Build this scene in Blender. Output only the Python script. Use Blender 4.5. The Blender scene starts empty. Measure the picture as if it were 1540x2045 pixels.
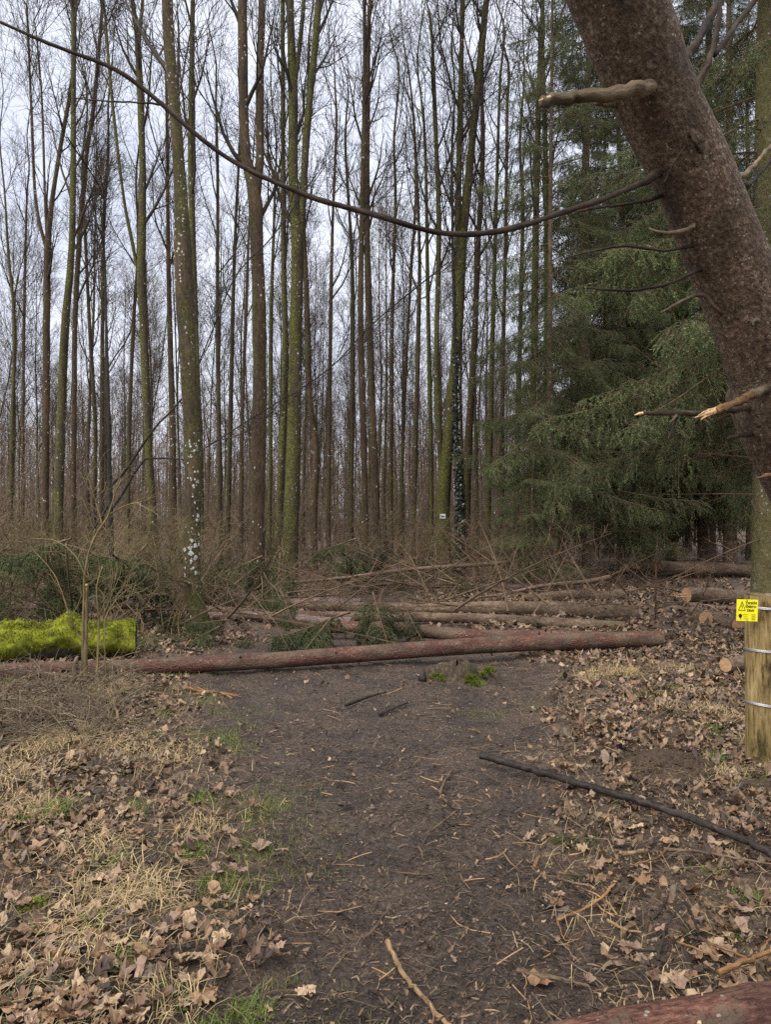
import bpy, math, random
import numpy as np
from mathutils import Vector, Matrix, Euler

random.seed(7)
rng = np.random.default_rng(7)
SC = bpy.context.scene
COL = SC.collection
R_ = math.radians

# ------------------------------------------------------------------ camera
CAMZ, F, CU, HZ = 1.6, 1540.0, 770.0, 1030.0
cam = bpy.data.cameras.new('camera')
cam.sensor_fit = 'HORIZONTAL'
cam.sensor_width = 36.0
cam.lens = 36.0
cam.clip_start = 0.05
cam.clip_end = 2000
camo = bpy.data.objects.new('camera', cam)
COL.objects.link(camo)
camo.location = (0, 0, CAMZ)
camo.rotation_euler = (R_(90.0) + math.atan((HZ - 1022.5) / F), 0, 0)
SC.camera = camo

# ------------------------------------------------------------------ world, sun, exposure
SUN_EL, SUN_AZ = 58.0, 215.0      # degrees; azimuth measured from +Y clockwise
W = bpy.data.worlds.new('World')
SC.world = W
W.use_nodes = True
wn, wl = W.node_tree.nodes, W.node_tree.links
wn.clear()
wo = wn.new('ShaderNodeOutputWorld')
bg = wn.new('ShaderNodeBackground')
sky = wn.new('ShaderNodeTexSky')
sky.sky_type = 'NISHITA'
sky.sun_disc = False
sky.sun_elevation = R_(SUN_EL)
sky.sun_rotation = R_(SUN_AZ)
sky.dust_density = 3.0
tc = wn.new('ShaderNodeTexCoord')
mp = wn.new('ShaderNodeMapping')
mp.inputs['Scale'].default_value = (1.0, 1.0, 2.2)
nz = wn.new('ShaderNodeTexNoise')
nz.inputs['Scale'].default_value = 2.3
nz.inputs['Detail'].default_value = 5
nz.inputs['Roughness'].default_value = 0.55
cr = wn.new('ShaderNodeValToRGB')
cr.color_ramp.elements[0].position = 0.30
cr.color_ramp.elements[0].color = (3.7, 3.95, 4.8, 1)
cr.color_ramp.elements[1].position = 0.66
cr.color_ramp.elements[1].color = (5.9, 6.1, 6.8, 1)
mx = wn.new('ShaderNodeMix')
mx.data_type = 'RGBA'
mx.inputs[0].default_value = 0.88          # closed cloud cover over the clear sky
wl.new(tc.outputs['Generated'], mp.inputs['Vector'])
wl.new(mp.outputs['Vector'], nz.inputs['Vector'])
wl.new(nz.outputs['Fac'], cr.inputs['Fac'])
wl.new(sky.outputs['Color'], mx.inputs[6])
wl.new(cr.outputs['Color'], mx.inputs[7])
wl.new(mx.outputs[2], bg.inputs['Color'])
bg.inputs['Strength'].default_value = 0.06
wl.new(bg.outputs[0], wo.inputs[0])

sun = bpy.data.lights.new('sun', 'SUN')
sun.energy = 1.5
sun.angle = R_(70)
sun.color = (1.0, 0.965, 0.92)
suno = bpy.data.objects.new('sun', sun)
COL.objects.link(suno)
_a, _e = R_(SUN_AZ), R_(SUN_EL)
_d = Vector((math.sin(_a) * math.cos(_e), math.cos(_a) * math.cos(_e), math.sin(_e)))
suno.rotation_euler = _d.to_track_quat('Z', 'Y').to_euler()

vs = SC.view_settings
vs.view_transform = 'Standard'
vs.look = 'None'
vs.exposure = 1.80
vs.gamma = 1.0
vs.use_curve_mapping = False
SC.cycles.use_denoising = False
SC.cycles.max_bounces = 5
SC.cycles.diffuse_bounces = 3
SC.cycles.glossy_bounces = 2
SC.cycles.transmission_bounces = 2
SC.render.use_persistent_data = False

# ------------------------------------------------------------------ helpers: space
def at(u, v, Y):
    return np.array([(u - CU) / F * Y, Y, CAMZ - (v - HZ) / F * Y])

def gY(v, z=0.0):
    return (CAMZ - z) * F / (v - HZ)

def gp(u, v, z=0.0):
    Y = gY(v, z)
    return np.array([(u - CU) / F * Y, Y, z])

_perm = rng.random((256, 256))
def vnoise(x, y):
    x = np.asarray(x, float); y = np.asarray(y, float)
    xi = np.floor(x).astype(int); yi = np.floor(y).astype(int)
    fx = x - xi; fy = y - yi
    fx = fx * fx * (3 - 2 * fx); fy = fy * fy * (3 - 2 * fy)
    g = lambda a, b: _perm[a & 255, b & 255]
    return (g(xi, yi) * (1 - fx) + g(xi + 1, yi) * fx) * (1 - fy) + (g(xi, yi + 1) * (1 - fx) + g(xi + 1, yi + 1) * fx) * fy

EY = [0.0, 2.4, 3.7, 5.2, 6.7, 8.0, 9.2]
EL = [-0.45, -0.50, -0.58, -1.0, -1.5, -2.15, -2.4]
ER = [0.72, 0.78, 0.75, 0.95, 1.35, 1.75, 1.9]
def verge(x, y):
    """distance outside the trodden path (negative on the path)"""
    w = 0.5 * (vnoise(x * 2.1 + 9, y * 2.1) - .5) + 0.22 * (vnoise(x * 6, y * 6 + 4) - .5)
    l = np.interp(y, EY, EL); r = np.interp(y, EY, ER)
    return np.maximum(l - x, x - r) + w + np.clip(y - 8.4, 0, 3) * .5

def gz(x, y):
    x = np.asarray(x, float); y = np.asarray(y, float)
    s = verge(x, y)
    z = 0.09 * (vnoise(x * .35 + 50, y * .35) - .5) * np.clip((np.hypot(x, y) - 2) / 6, 0, 1)
    z = z + 0.05 * (vnoise(x * 1.3, y * 1.3 + 7) - .5)
    z = z + np.clip(s, -.4, .5) * 0.07 - 0.035
    return z

def gzf(x, y):
    """fine relief of the ground sheet"""
    s = verge(x, y)
    k = np.where(s < 0, 1.0, .7)
    f = np.clip((14 - y) / 6, 0, 1)
    return gz(x, y) + f * k * (0.030 * (vnoise(x * 7, y * 7) - .5) + 0.022 * (vnoise(x * 19, y * 19) - .5) + 0.012 * (vnoise(x * 41, y * 41) - .5))

# ------------------------------------------------------------------ helpers: meshes and objects
class MB:
    def __init__(s):
        s.V = []; s.F3 = []; s.F4 = []; s.n = 0; s.T = []; s.C = []; s.M3 = []; s.M4 = []
    def add(s, V, F3=None, F4=None, tc=None, col=None):
        V = np.asarray(V, float).reshape(-1, 3)
        s.V.append(V)
        s.T.append(np.zeros_like(V) if tc is None else np.asarray(tc, float).reshape(-1, 3))
        s.C.append(np.full((len(V), 3), .5) if col is None else np.broadcast_to(np.asarray(col, float), (len(V), 3)))
        if F3 is not None and len(F3): s.F3.append(np.asarray(F3, int).reshape(-1, 3) + s.n)
        if F4 is not None and len(F4): s.F4.append(np.asarray(F4, int).reshape(-1, 4) + s.n)
        s.n += len(V)
        return s
    def mesh(s, name, mat, smooth=True, tc=False, col=False):
        me = bpy.data.meshes.new(name)
        V = np.concatenate(s.V)
        f3 = np.concatenate(s.F3) if s.F3 else np.zeros((0, 3), int)
        f4 = np.concatenate(s.F4) if s.F4 else np.zeros((0, 4), int)
        me.vertices.add(len(V))
        me.vertices.foreach_set('co', V.astype(np.float32).ravel())
        loops = np.concatenate([f3.ravel(), f4.ravel()]).astype(np.int32)
        starts = np.concatenate([np.arange(len(f3)) * 3, len(f3) * 3 + np.arange(len(f4)) * 4]).astype(np.int32)
        me.loops.add(len(loops))
        me.loops.foreach_set('vertex_index', loops)
        me.polygons.add(len(starts))
        me.polygons.foreach_set('loop_start', starts)
        me.update(calc_edges=True)
        me.polygons.foreach_set('use_smooth', np.full(len(starts), smooth))
        if tc:
            a = me.attributes.new('tc', 'FLOAT_VECTOR', 'POINT')
            a.data.foreach_set('vector', np.concatenate(s.T).astype(np.float32).ravel())
        if col:
            a = me.attributes.new('col', 'FLOAT_COLOR', 'POINT')
            C = np.concatenate(s.C)
            a.data.foreach_set('color', np.concatenate([C, np.ones((len(C), 1))], 1).astype(np.float32).ravel())
        me.materials.append(mat)
        return me

def ob(name, data, parent=None, loc=None, rot=None, scale=None):
    o = bpy.data.objects.new(name, data)
    COL.objects.link(o)
    if parent is not None: o.parent = parent
    if loc is not None: o.location = [float(c) for c in loc]
    if rot is not None: o.rotation_euler = [float(c) for c in rot]
    if scale is not None: o.scale = (scale,) * 3 if np.isscalar(scale) else scale
    return o

def tag(o, label, cat, group=None):
    o['label'] = label; o['category'] = cat
    if group: o['group'] = group
    return o

def thing(name, label, cat, loc=(0, 0, 0), rot=None, group=None):
    return tag(ob(name, None, None, loc, rot), label, cat, group)

def structure(o):
    o['kind'] = 'structure'; return o

def stuff(o, label, cat):
    o['kind'] = 'stuff'; o['label'] = label; o['category'] = cat; return o

def norm(a):
    return a / np.maximum(np.linalg.norm(a, axis=-1, keepdims=True), 1e-9)

def tubes(mb, P, R, S=3, col=None, rough=0.0, tcscale=1.0, cap=False):
    """P (N,K,3), R (N,K): N tapered tubes"""
    P = np.asarray(P, float); R = np.asarray(R, float)
    N, K, _ = P.shape
    T = norm(np.gradient(P, axis=1))
    m = norm(P[:, -1] - P[:, 0])
    ref = np.where((np.abs(m[:, 2]) > .8)[:, None], np.array([1., 0, 0]), np.array([0, 0, 1.]))[:, None, :]
    U = norm(np.cross(T, ref)); Vv = np.cross(T, U)
    a = np.arange(S) * 2 * np.pi / S
    c, s = np.cos(a), np.sin(a)
    rr = np.broadcast_to(R[..., None], (N, K, S)).copy()
    if rough:
        ph = rng.random((N, 1, 1)) * 100
        L = np.concatenate([np.zeros((N, 1)), np.cumsum(np.linalg.norm(np.diff(P, axis=1), axis=2), 1)], 1)
        nn = vnoise(ph + L[..., None] / np.maximum(R.max(), .01) * .35 + 0 * a, 3 + 1.6 * c + 0 * L[..., None]) + vnoise(ph + 40 + L[..., None] / np.maximum(R.max(), .01) * .9 + 0 * a, 3 + 2.3 * s + 0 * L[..., None]) - 1
        rr = rr * (1 + rough * nn)
    ring = P[:, :, None, :] + rr[..., None] * (c[None, None, :, None] * U[:, :, None, :] + s[None, None, :, None] * Vv[:, :, None, :])
    base = (np.arange(N) * K * S)[:, None, None]
    i = (np.arange(K - 1) * S)[None, :, None]
    j = np.arange(S)[None, None, :]
    j2 = (j + 1) % S
    q = np.stack([base + i + j, base + i + j2, base + i + S + j2, base + i + S + j], -1).reshape(-1, 4)
    L = np.concatenate([np.zeros((N, 1)), np.cumsum(np.linalg.norm(np.diff(P, axis=1), axis=2), 1)], 1)
    t = np.stack([R[..., None] * c, R[..., None] * s, np.broadcast_to(L[..., None], (N, K, S))], -1)
    col_ = None
    if col is not None:
        col_ = np.broadcast_to(np.asarray(col, float).reshape(-1, 1, 1, 3), (N, K, S, 3)).reshape(-1, 3)
    V = ring.reshape(-1, 3); tcv = t.reshape(-1, 3)
    if cap:
        ce = P[:, [0, -1]].reshape(-1, 3)
        n0 = len(V)
        V = np.concatenate([V, ce]); tcv = np.concatenate([tcv, np.zeros_like(ce)])
        if col_ is not None: col_ = np.concatenate([col_, np.repeat(np.asarray(col, float).reshape(-1, 3), 2, 0) if np.asarray(col).size > 3 else np.broadcast_to(np.asarray(col, float).reshape(1, 3), (2 * N, 3))])
        f3 = []
        for n in range(N):
            for k in range(S):
                k2 = (k + 1) % S
                f3.append((n * K * S + k2, n * K * S + k, n0 + 2 * n))
                f3.append((n * K * S + (K - 1) * S + k, n * K * S + (K - 1) * S + k2, n0 + 2 * n + 1))
        mb.add(V, f3, q, tcv, col_)
    else:
        mb.add(V, None, q, tcv, col_)
    return mb

def spline(P, n):
    """Catmull-Rom resample, any number of columns"""
    P = np.asarray(P, float)
    if len(P) == 2:
        t = np.linspace(0, 1, n)[:, None]
        return P[0] * (1 - t) + P[1] * t
    Q = np.concatenate([[2 * P[0] - P[1]], P, [2 * P[-1] - P[-2]]])
    m = len(P) - 1
    d = np.concatenate([[0], np.cumsum(np.linalg.norm(np.diff(P[:, :3], axis=0), axis=1))])
    out = []
    for x in np.linspace(0, d[-1], n):
        i = min(int(np.searchsorted(d, x, 'right')) - 1, m - 1)
        t = (x - d[i]) / max(d[i + 1] - d[i], 1e-9)
        a, b, c, e = Q[i], Q[i + 1], Q[i + 2], Q[i + 3]
        out.append(.5 * (2 * b + (c - a) * t + (2 * a - 5 * b + 4 * c - e) * t * t + (3 * b - a - 3 * c + e) * t ** 3))
    return np.array(out)

def spawn(P, R, n, t0, t1, ang, length, K=4, up=0.25, wob=0.12, rf=0.6, rmax=1.0, rtip=.004, power=1.0, flat=None):
    """children of N parent polylines: n each; length is a function of t (0..1) or a number"""
    N, KP, _ = P.shape
    t = t0 + (t1 - t0) * ((np.arange(n)[None] + rng.random((N, n))) / n) ** power
    f = t * (KP - 1); i = np.minimum(f.astype(int), KP - 2); w = (f - i)[..., None]
    ar = np.arange(N)[:, None]
    p0 = P[ar, i] * (1 - w) + P[ar, i + 1] * w
    T = norm(P[ar, i + 1] - P[ar, i])
    r0 = R[ar, i] * (1 - w[..., 0]) + R[ar, i + 1] * w[..., 0]
    rand = rng.normal(size=(N, n, 3))
    if flat is not None: rand[..., 2] *= flat
    perp = norm(rand - (rand * T).sum(-1, keepdims=True) * T)
    a = ang * (0.7 + 0.6 * rng.random((N, n)))[..., None]
    d = norm(np.cos(a) * T + np.sin(a) * perp)
    L = (length(t) if callable(length) else np.full((N, n), length)) * (0.65 + 0.7 * rng.random((N, n)))
    st = (L / (K - 1))[..., None]
    pts = [p0]
    for k in range(K - 1):
        pts.append(pts[-1] + d * st)
        d = norm(d + np.array([0, 0, 1.0]) * up + rng.normal(size=d.shape) * wob)
    C = np.stack(pts, 2).reshape(N * n, K, 3)
    rs = np.minimum(r0 * rf, rmax).reshape(-1, 1)
    rs = np.maximum(rs, rtip)
    k = np.linspace(0, 1, K)[None]
    return C, rs * (1 - k) + rtip * k

# ------------------------------------------------------------------ helpers: materials
def newmat(name):
    m = bpy.data.materials.new(name)
    m.use_nodes = True
    nt = m.node_tree
    b = nt.nodes['Principled BSDF']
    b.inputs['Roughness'].default_value = .85
    b.inputs['Specular IOR Level'].default_value = .25
    return m, nt.nodes, nt.links, b

def N_(nodes, typ, **kw):
    n = nodes.new(typ)
    for k, v in kw.items():
        if k in n.inputs.keys(): n.inputs[k].default_value = v
        else: setattr(n, k, v)
    return n

def ramp(nodes, stops, interp='LINEAR'):
    r = nodes.new('ShaderNodeValToRGB')
    r.color_ramp.interpolation = interp
    e = r.color_ramp.elements
    while len(e) < len(stops): e.new(.5)
    for x, (p, c) in zip(e, stops):
        x.position = p
        x.color = (*c, 1) if len(c) == 3 else c
    return r

def mixc(nodes, links, fac, a, b, blend='MIX'):
    m = nodes.new('ShaderNodeMix'); m.data_type = 'RGBA'; m.blend_type = blend
    for s, x in ((0, fac), (6, a), (7, b)):
        if hasattr(x, 'links'): links.new(x, m.inputs[s])
        elif s == 0: m.inputs[0].default_value = x
        else: m.inputs[s].default_value = (*x, 1)
    return m.outputs[2]

def math_(nodes, links, op, a, b=None, clamp=False):
    m = nodes.new('ShaderNodeMath'); m.operation = op; m.use_clamp = clamp
    for s, x in ((0, a), (1, b)):
        if x is None: continue
        if hasattr(x, 'links'): links.new(x, m.inputs[s])
        else: m.inputs[s].default_value = x
    return m.outputs[0]

def coords(nodes, links, attr='tc', scale=(1, 1, 1), offset=True):
    if attr == 'object':
        src = nodes.new('ShaderNodeTexCoord').outputs['Object']
    else:
        a = nodes.new('ShaderNodeAttribute'); a.attribute_name = attr
        src = a.outputs['Vector']
    if offset:
        oi = nodes.new('ShaderNodeObjectInfo')
        v = nodes.new('ShaderNodeVectorMath'); v.operation = 'ADD'
        s = math_(nodes, links, 'MULTIPLY', oi.outputs['Random'], 37.0)
        links.new(src, v.inputs[0]); links.new(s, v.inputs[1]); src = v.outputs[0]
    m = nodes.new('ShaderNodeMapping'); m.inputs['Scale'].default_value = scale
    links.new(src, m.inputs['Vector'])
    return m.outputs['Vector']

def bark(name, c1, c2, c3, moss=0.0, mosscol=((.045, .048, .012), (.115, .115, .022)), mossdir=(-.8, -.35, .1), lichen=0.0, licol=(.42, .43, .38), bump=.6, stretch=.3, sc=30.0, attr='tc', rough=.85, lsc=20.0, patches=()):
    m, n, l, b = newmat(name)
    v = coords(n, l, attr, (1, 1, stretch))
    n1 = N_(n, 'ShaderNodeTexNoise', Scale=sc, Detail=6.0, Roughness=.62); l.new(v, n1.inputs['Vector'])
    n2 = N_(n, 'ShaderNodeTexNoise', Scale=sc * .13, Detail=3.0); l.new(v, n2.inputs['Vector'])
    r1 = ramp(n, [(.3, c1), (.52, c2), (.72, c3)]); l.new(n1.outputs['Fac'], r1.inputs['Fac'])
    r2 = ramp(n, [(.3, (.55, .55, .55)), (.7, (1.25, 1.22, 1.18))]); l.new(n2.outputs['Fac'], r2.inputs['Fac'])
    col = mixc(n, l, 1.0, r1.outputs['Color'], r2.outputs['Color'], 'MULTIPLY')
    h = n1.outputs['Fac']
    for i, (pc, psc, pst, thr_) in enumerate(patches):
        np_ = N_(n, 'ShaderNodeTexNoise', Scale=psc, Detail=8.0, Roughness=.74); l.new(coords(n, l, attr, (1, 1, pst)), np_.inputs['Vector'])
        pr_ = N_(n, 'ShaderNodeMapRange'); l.new(np_.outputs['Fac'], pr_.inputs['Value'])
        pr_.inputs['From Min'].default_value = thr_; pr_.inputs['From Max'].default_value = thr_ + .07
        pcol = mixc(n, l, 1.0, pc, r2.outputs['Color'], 'MULTIPLY')
        col = mixc(n, l, pr_.outputs['Result'], col, pcol)
    if lichen > 0:
        vo = N_(n, 'ShaderNodeTexVoronoi', Scale=lsc); l.new(coords(n, l, attr, (1, 1, .8)), vo.inputs['Vector'])
        sep = n.new('ShaderNodeSeparateColor'); l.new(vo.outputs['Color'], sep.inputs[0])
        thr = math_(n, l, 'MULTIPLY', sep.outputs[0], .42)
        k = math_(n, l, 'LESS_THAN', vo.outputs['Distance'], thr)
        k2 = math_(n, l, 'LESS_THAN', sep.outputs[1], lichen)
        k3 = math_(n, l, 'GREATER_THAN', n2.outputs['Fac'], .47)
        k = math_(n, l, 'MULTIPLY', math_(n, l, 'MULTIPLY', k, k2), k3)
        col = mixc(n, l, k, col, licol)
    if moss > 0:
        ge = n.new('ShaderNodeNewGeometry')
        dt = n.new('ShaderNodeVectorMath'); dt.operation = 'DOT_PRODUCT'
        l.new(ge.outputs['Normal'], dt.inputs[0]); dt.inputs[1].default_value = mossdir
        n3 = N_(n, 'ShaderNodeTexNoise', Scale=2.6, Detail=6.0, Roughness=.7); l.new(coords(n, l, attr, (1, 1, .35)), n3.inputs['Vector'])
        n4 = N_(n, 'ShaderNodeTexNoise', Scale=24.0, Detail=6.0, Roughness=.75); l.new(coords(n, l, attr), n4.inputs['Vector'])
        x = math_(n, l, 'ADD', math_(n, l, 'MULTIPLY', dt.outputs['Value'], .22), math_(n, l, 'MULTIPLY', n3.outputs['Fac'], 1.3))
        x = math_(n, l, 'ADD', x, math_(n, l, 'MULTIPLY', n4.outputs['Fac'], .85))
        mr = N_(n, 'ShaderNodeMapRange'); l.new(x, mr.inputs['Value'])
        mr.inputs['From Min'].default_value = 1.40 - moss * .75
        mr.inputs['From Max'].default_value = 1.56 - moss * .75
        mc = ramp(n, [(.36, tuple(.55 * x for x in mosscol[0])), (.50, mosscol[0]), (.66, mosscol[1])]); l.new(n4.outputs['Fac'], mc.inputs['Fac'])
        fac = math_(n, l, 'MULTIPLY', mr.outputs['Result'], .85)
        col = mixc(n, l, fac, col, mc.outputs['Color'])
        h = math_(n, l, 'ADD', h, math_(n, l, 'MULTIPLY', math_(n, l, 'MULTIPLY', n4.outputs['Fac'], mr.outputs['Result']), .8))
    bp = N_(n, 'ShaderNodeBump', Strength=bump, Distance=.02); l.new(h, bp.inputs['Height'])
    l.new(bp.outputs['Normal'], b.inputs['Normal'])
    l.new(col, b.inputs['Base Color'])
    b.inputs['Roughness'].default_value = rough
    return m

def plain(name, c1, c2, sc=20.0, rough=.85, attr='object', bump=.3, spec=.25, stretch=1.0, vary=.25):
    """two-tone noise with a small brightness change from one object to the next"""
    m, n, l, b = newmat(name)
    v = coords(n, l, attr, (1, 1, stretch))
    n1 = N_(n, 'ShaderNodeTexNoise', Scale=sc, Detail=5.0, Roughness=.6); l.new(v, n1.inputs['Vector'])
    r1 = ramp(n, [(.32, c1), (.68, c2)]); l.new(n1.outputs['Fac'], r1.inputs['Fac'])
    oi = n.new('ShaderNodeObjectInfo')
    hs = n.new('ShaderNodeHueSaturation')
    l.new(math_(n, l, 'ADD', math_(n, l, 'MULTIPLY', oi.outputs['Random'], vary * 2), 1 - vary), hs.inputs['Value'])
    l.new(r1.outputs['Color'], hs.inputs['Color'])
    l.new(hs.outputs['Color'], b.inputs['Base Color'])
    if bump:
        bp = N_(n, 'ShaderNodeBump', Strength=bump, Distance=.01); l.new(n1.outputs['Fac'], bp.inputs['Height'])
        l.new(bp.outputs['Normal'], b.inputs['Normal'])
    b.inputs['Roughness'].default_value = rough
    b.inputs['Specular IOR Level'].default_value = spec
    return m

def colmat(name, rough=.8, spec=.25, sc=60.0, amt=.5, trans=0.0, vary=.2):
    """colour per piece from the mesh, speckled by noise"""
    m, n, l, b = newmat(name)
    a = n.new('ShaderNodeAttribute'); a.attribute_name = 'col'
    n1 = N_(n, 'ShaderNodeTexNoise', Scale=sc, Detail=4.0)
    l.new(coords(n, l, 'object', offset=True), n1.inputs['Vector'])
    r = ramp(n, [(.3, (1 - amt,) * 3), (.7, (1 + amt * .5,) * 3)]); l.new(n1.outputs['Fac'], r.inputs['Fac'])
    c = mixc(n, l, 1.0, a.outputs['Color'], r.outputs['Color'], 'MULTIPLY')
    oi = n.new('ShaderNodeObjectInfo')
    hs = n.new('ShaderNodeHueSaturation')
    l.new(math_(n, l, 'ADD', math_(n, l, 'MULTIPLY', oi.outputs['Random'], vary * 2), 1 - vary), hs.inputs['Value'])
    l.new(c, hs.inputs['Color'])
    l.new(hs.outputs['Color'], b.inputs['Base Color'])
    b.inputs['Roughness'].default_value = rough
    b.inputs['Specular IOR Level'].default_value = spec
    if trans:
        t = n.new('ShaderNodeBsdfTranslucent'); l.new(hs.outputs['Color'], t.inputs['Color'])
        ms = n.new('ShaderNodeMixShader'); ms.inputs[0].default_value = trans
        l.new(b.outputs[0], ms.inputs[1]); l.new(t.outputs[0], ms.inputs[2])
        l.new(ms.outputs[0], n['Material Output'].inputs['Surface'])
    return m

M = {}
M['bark_brown'] = bark('bark_brown', (.026, .017, .010), (.068, .045, .025), (.118, .082, .048), moss=.24, lichen=.22)
M['bark_lichen'] = bark('bark_lichen', (.030, .021, .012), (.078, .055, .031), (.130, .097, .060), moss=.40, lichen=.75, lsc=26, mossdir=(.25, -.3, 0))
M['bark_mossy'] = bark('bark_mossy', (.025, .020, .011), (.058, .046, .026), (.10, .080, .046), moss=.46, lichen=.22, mosscol=((.060, .060, .013), (.19, .185, .026)))
M['bark_far'] = bark('bark_far', (.024, .017, .010), (.056, .041, .024), (.092, .070, .044), moss=.32, bump=.3)
M['bark_dark'] = bark('bark_dark', (.014, .012, .010), (.030, .025, .020), (.06, .05, .04), moss=.1)
M['twig'] = plain('twig', (.024, .018, .012), (.060, .047, .032), 3.0, bump=0)
M['twig_far'] = plain('twig_far', (.046, .032, .022), (.090, .065, .045), 2.0, bump=0)
M['shrub'] = plain('shrub', (.055, .043, .020), (.16, .122, .060), 4.0, bump=0, vary=.5)
M['deadwood'] = plain('deadwood', (.050, .033, .020), (.155, .102, .060), 5.0, bump=.2)
M['needles'] = colmat('needles', rough=.6, spec=.3, sc=2.5, amt=.4, trans=.12, vary=.42)
M['bark_spruce'] = bark('bark_spruce', (.045, .028, .018), (.115, .078, .050), (.20, .15, .10), lichen=.5, licol=(.27, .26, .21), sc=45, stretch=.8, bump=.8)
M['bark_lean'] = bark('bark_lean', (.042, .026, .016), (.125, .085, .054), (.25, .19, .135), lichen=.55, licol=(.27, .23, .17), sc=75, stretch=.75, bump=1.0, lsc=95, patches=(((.26, .20, .145), 26.0, .7, .58), ((.045, .028, .018), 9.0, .6, .62)))
M['bark_spruce_green'] = bark('bark_spruce_green', (.06, .045, .025), (.125, .10, .058), (.21, .17, .11), moss=.42, lichen=.4, sc=60, stretch=.7, mossdir=(-.5, -.5, 0), mosscol=((.10, .09, .03), (.17, .15, .06)))
M['log_red'] = bark('log_red', (.036, .015, .010), (.120, .050, .033), (.225, .125, .090), lichen=.16, licol=(.26, .23, .20), lsc=70, sc=85, stretch=.30, rough=.5, bump=1.0,
    patches=(((.115, .080, .052), 6.0, .45, .49), ((.19, .140, .115), 22.0, .4, .60), ((.026, .017, .012), 30.0, 2.2, .56), ((.36, .17, .065), 3.2, .22, .66)))
M['log_pink'] = bark('log_pink', (.085, .055, .045), (.18, .115, .10), (.27, .215, .20), lichen=.4, licol=(.33, .31, .30), lsc=60, sc=70, stretch=.3, rough=.5, bump=.8,
    patches=(((.12, .085, .062), 5.0, .35, .52), ((.05, .035, .028), 14.0, 2.0, .62)))
M['log_brown'] = bark('log_brown', (.055, .036, .024), (.135, .092, .060), (.23, .17, .12), lichen=.4, licol=(.24, .20, .16), lsc=70, sc=34, stretch=.5, moss=.12, mosscol=((.07, .07, .03), (.13, .12, .05)),
    patches=(((.19, .125, .10), 4.0, .3, .55), ((.05, .036, .026), 12.0, 1.6, .60)))
M['moss'] = plain('moss', (.030, .036, .008), (.22, .235, .022), 9.0, bump=1.0, rough=1.0, spec=.05, vary=.05)
M['rotten'] = bark('rotten', (.016, .012, .008), (.04, .03, .02), (.08, .06, .04), moss=.25, mossdir=(0, -.2, .6))
M['lichen'] = plain('lichen', (.32, .34, .31), (.50, .51, .48), 60.0, bump=.4, vary=.05)
M['charred'] = bark('charred', (.012, .010, .009), (.028, .021, .017), (.060, .045, .034), sc=40, stretch=.5, rough=.5, patches=(((.16, .115, .075), 9.0, .35, .60),))
def stickmat(name, c1, c2, c3, dark, amt):
    return bark(name, c1, c2, c3, sc=60, stretch=.3, bump=.7, patches=((dark, 14.0, .5, amt),))
M['stick_tan'] = stickmat('stick_tan', (.13, .080, .038), (.25, .165, .085), (.34, .24, .13), (.085, .055, .032), .57)
M['stick_orange'] = stickmat('stick_orange', (.12, .058, .024), (.22, .118, .050), (.30, .18, .085), (.060, .038, .024), .55)
M['stick_brown'] = stickmat('stick_brown', (.060, .040, .026), (.135, .094, .060), (.23, .17, .115), (.03, .022, .016), .56)
M['stick_dark'] = stickmat('stick_dark', (.014, .011, .009), (.034, .026, .020), (.07, .052, .038), (.10, .075, .05), .66)
M['raw_wood'] = plain('raw_wood', (.42, .25, .11), (.62, .43, .24), 12.0, stretch=.1, attr='tc')
M['leafcol'] = colmat('leafcol', rough=.62, spec=.35, sc=45.0, amt=.40, trans=.10)
M['grasscol'] = colmat('grasscol', rough=.6, spec=.3, sc=20.0, amt=.3, trans=.2)
M['ivy'] = plain('ivy', (.006, .014, .008), (.020, .036, .018), 10.0, rough=.32, spec=.6, bump=0)
M['wire'], _n, _l, _b = newmat('wire')
_b.inputs['Metallic'].default_value = .9; _b.inputs['Base Color'].default_value = (.55, .55, .58, 1); _b.inputs['Roughness'].default_value = .38
M['rust'] = plain('rust', (.05, .025, .016), (.12, .06, .035), 40.0)
M['yellow'] = plain('yellow', (.78, .70, .012), (.84, .76, .020), 6.0, rough=.4, bump=0, spec=.4, vary=0)
M['black'] = plain('black', (.012, .011, .008), (.018, .016, .012), 6.0, rough=.5, bump=0, vary=0)
M['white'] = plain('white', (.66, .67, .66), (.78, .78, .77), 12.0, rough=.5, bump=0, vary=0)
M['soil'] = plain('soil', (.028, .018, .011), (.085, .058, .037), 55.0, bump=1.0, rough=1.0, vary=0)

def cutmat():
    m, n, l, b = newmat('cut_wood')
    v = coords(n, l, 'tc', (1, 1, 1), False)
    w = N_(n, 'ShaderNodeTexWave', wave_type='RINGS', rings_direction='Z', Scale=26.0, Distortion=1.2, Detail=2.0); l.new(v, w.inputs['Vector'])
    n1 = N_(n, 'ShaderNodeTexNoise', Scale=30.0, Detail=4.0); l.new(v, n1.inputs['Vector'])
    r = ramp(n, [(.0, (.33, .19, .095)), (1.0, (.47, .30, .17))]); l.new(w.outputs['Fac'], r.inputs['Fac'])
    r2 = ramp(n, [(.3, (.6, .6, .6)), (.7, (1.15, 1.12, 1.1))]); l.new(n1.outputs['Fac'], r2.inputs['Fac'])
    l.new(mixc(n, l, 1.0, r.outputs['Color'], r2.outputs['Color'], 'MULTIPLY'), b.inputs['Base Color'])
    return m
M['cut_wood'] = cutmat()

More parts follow.
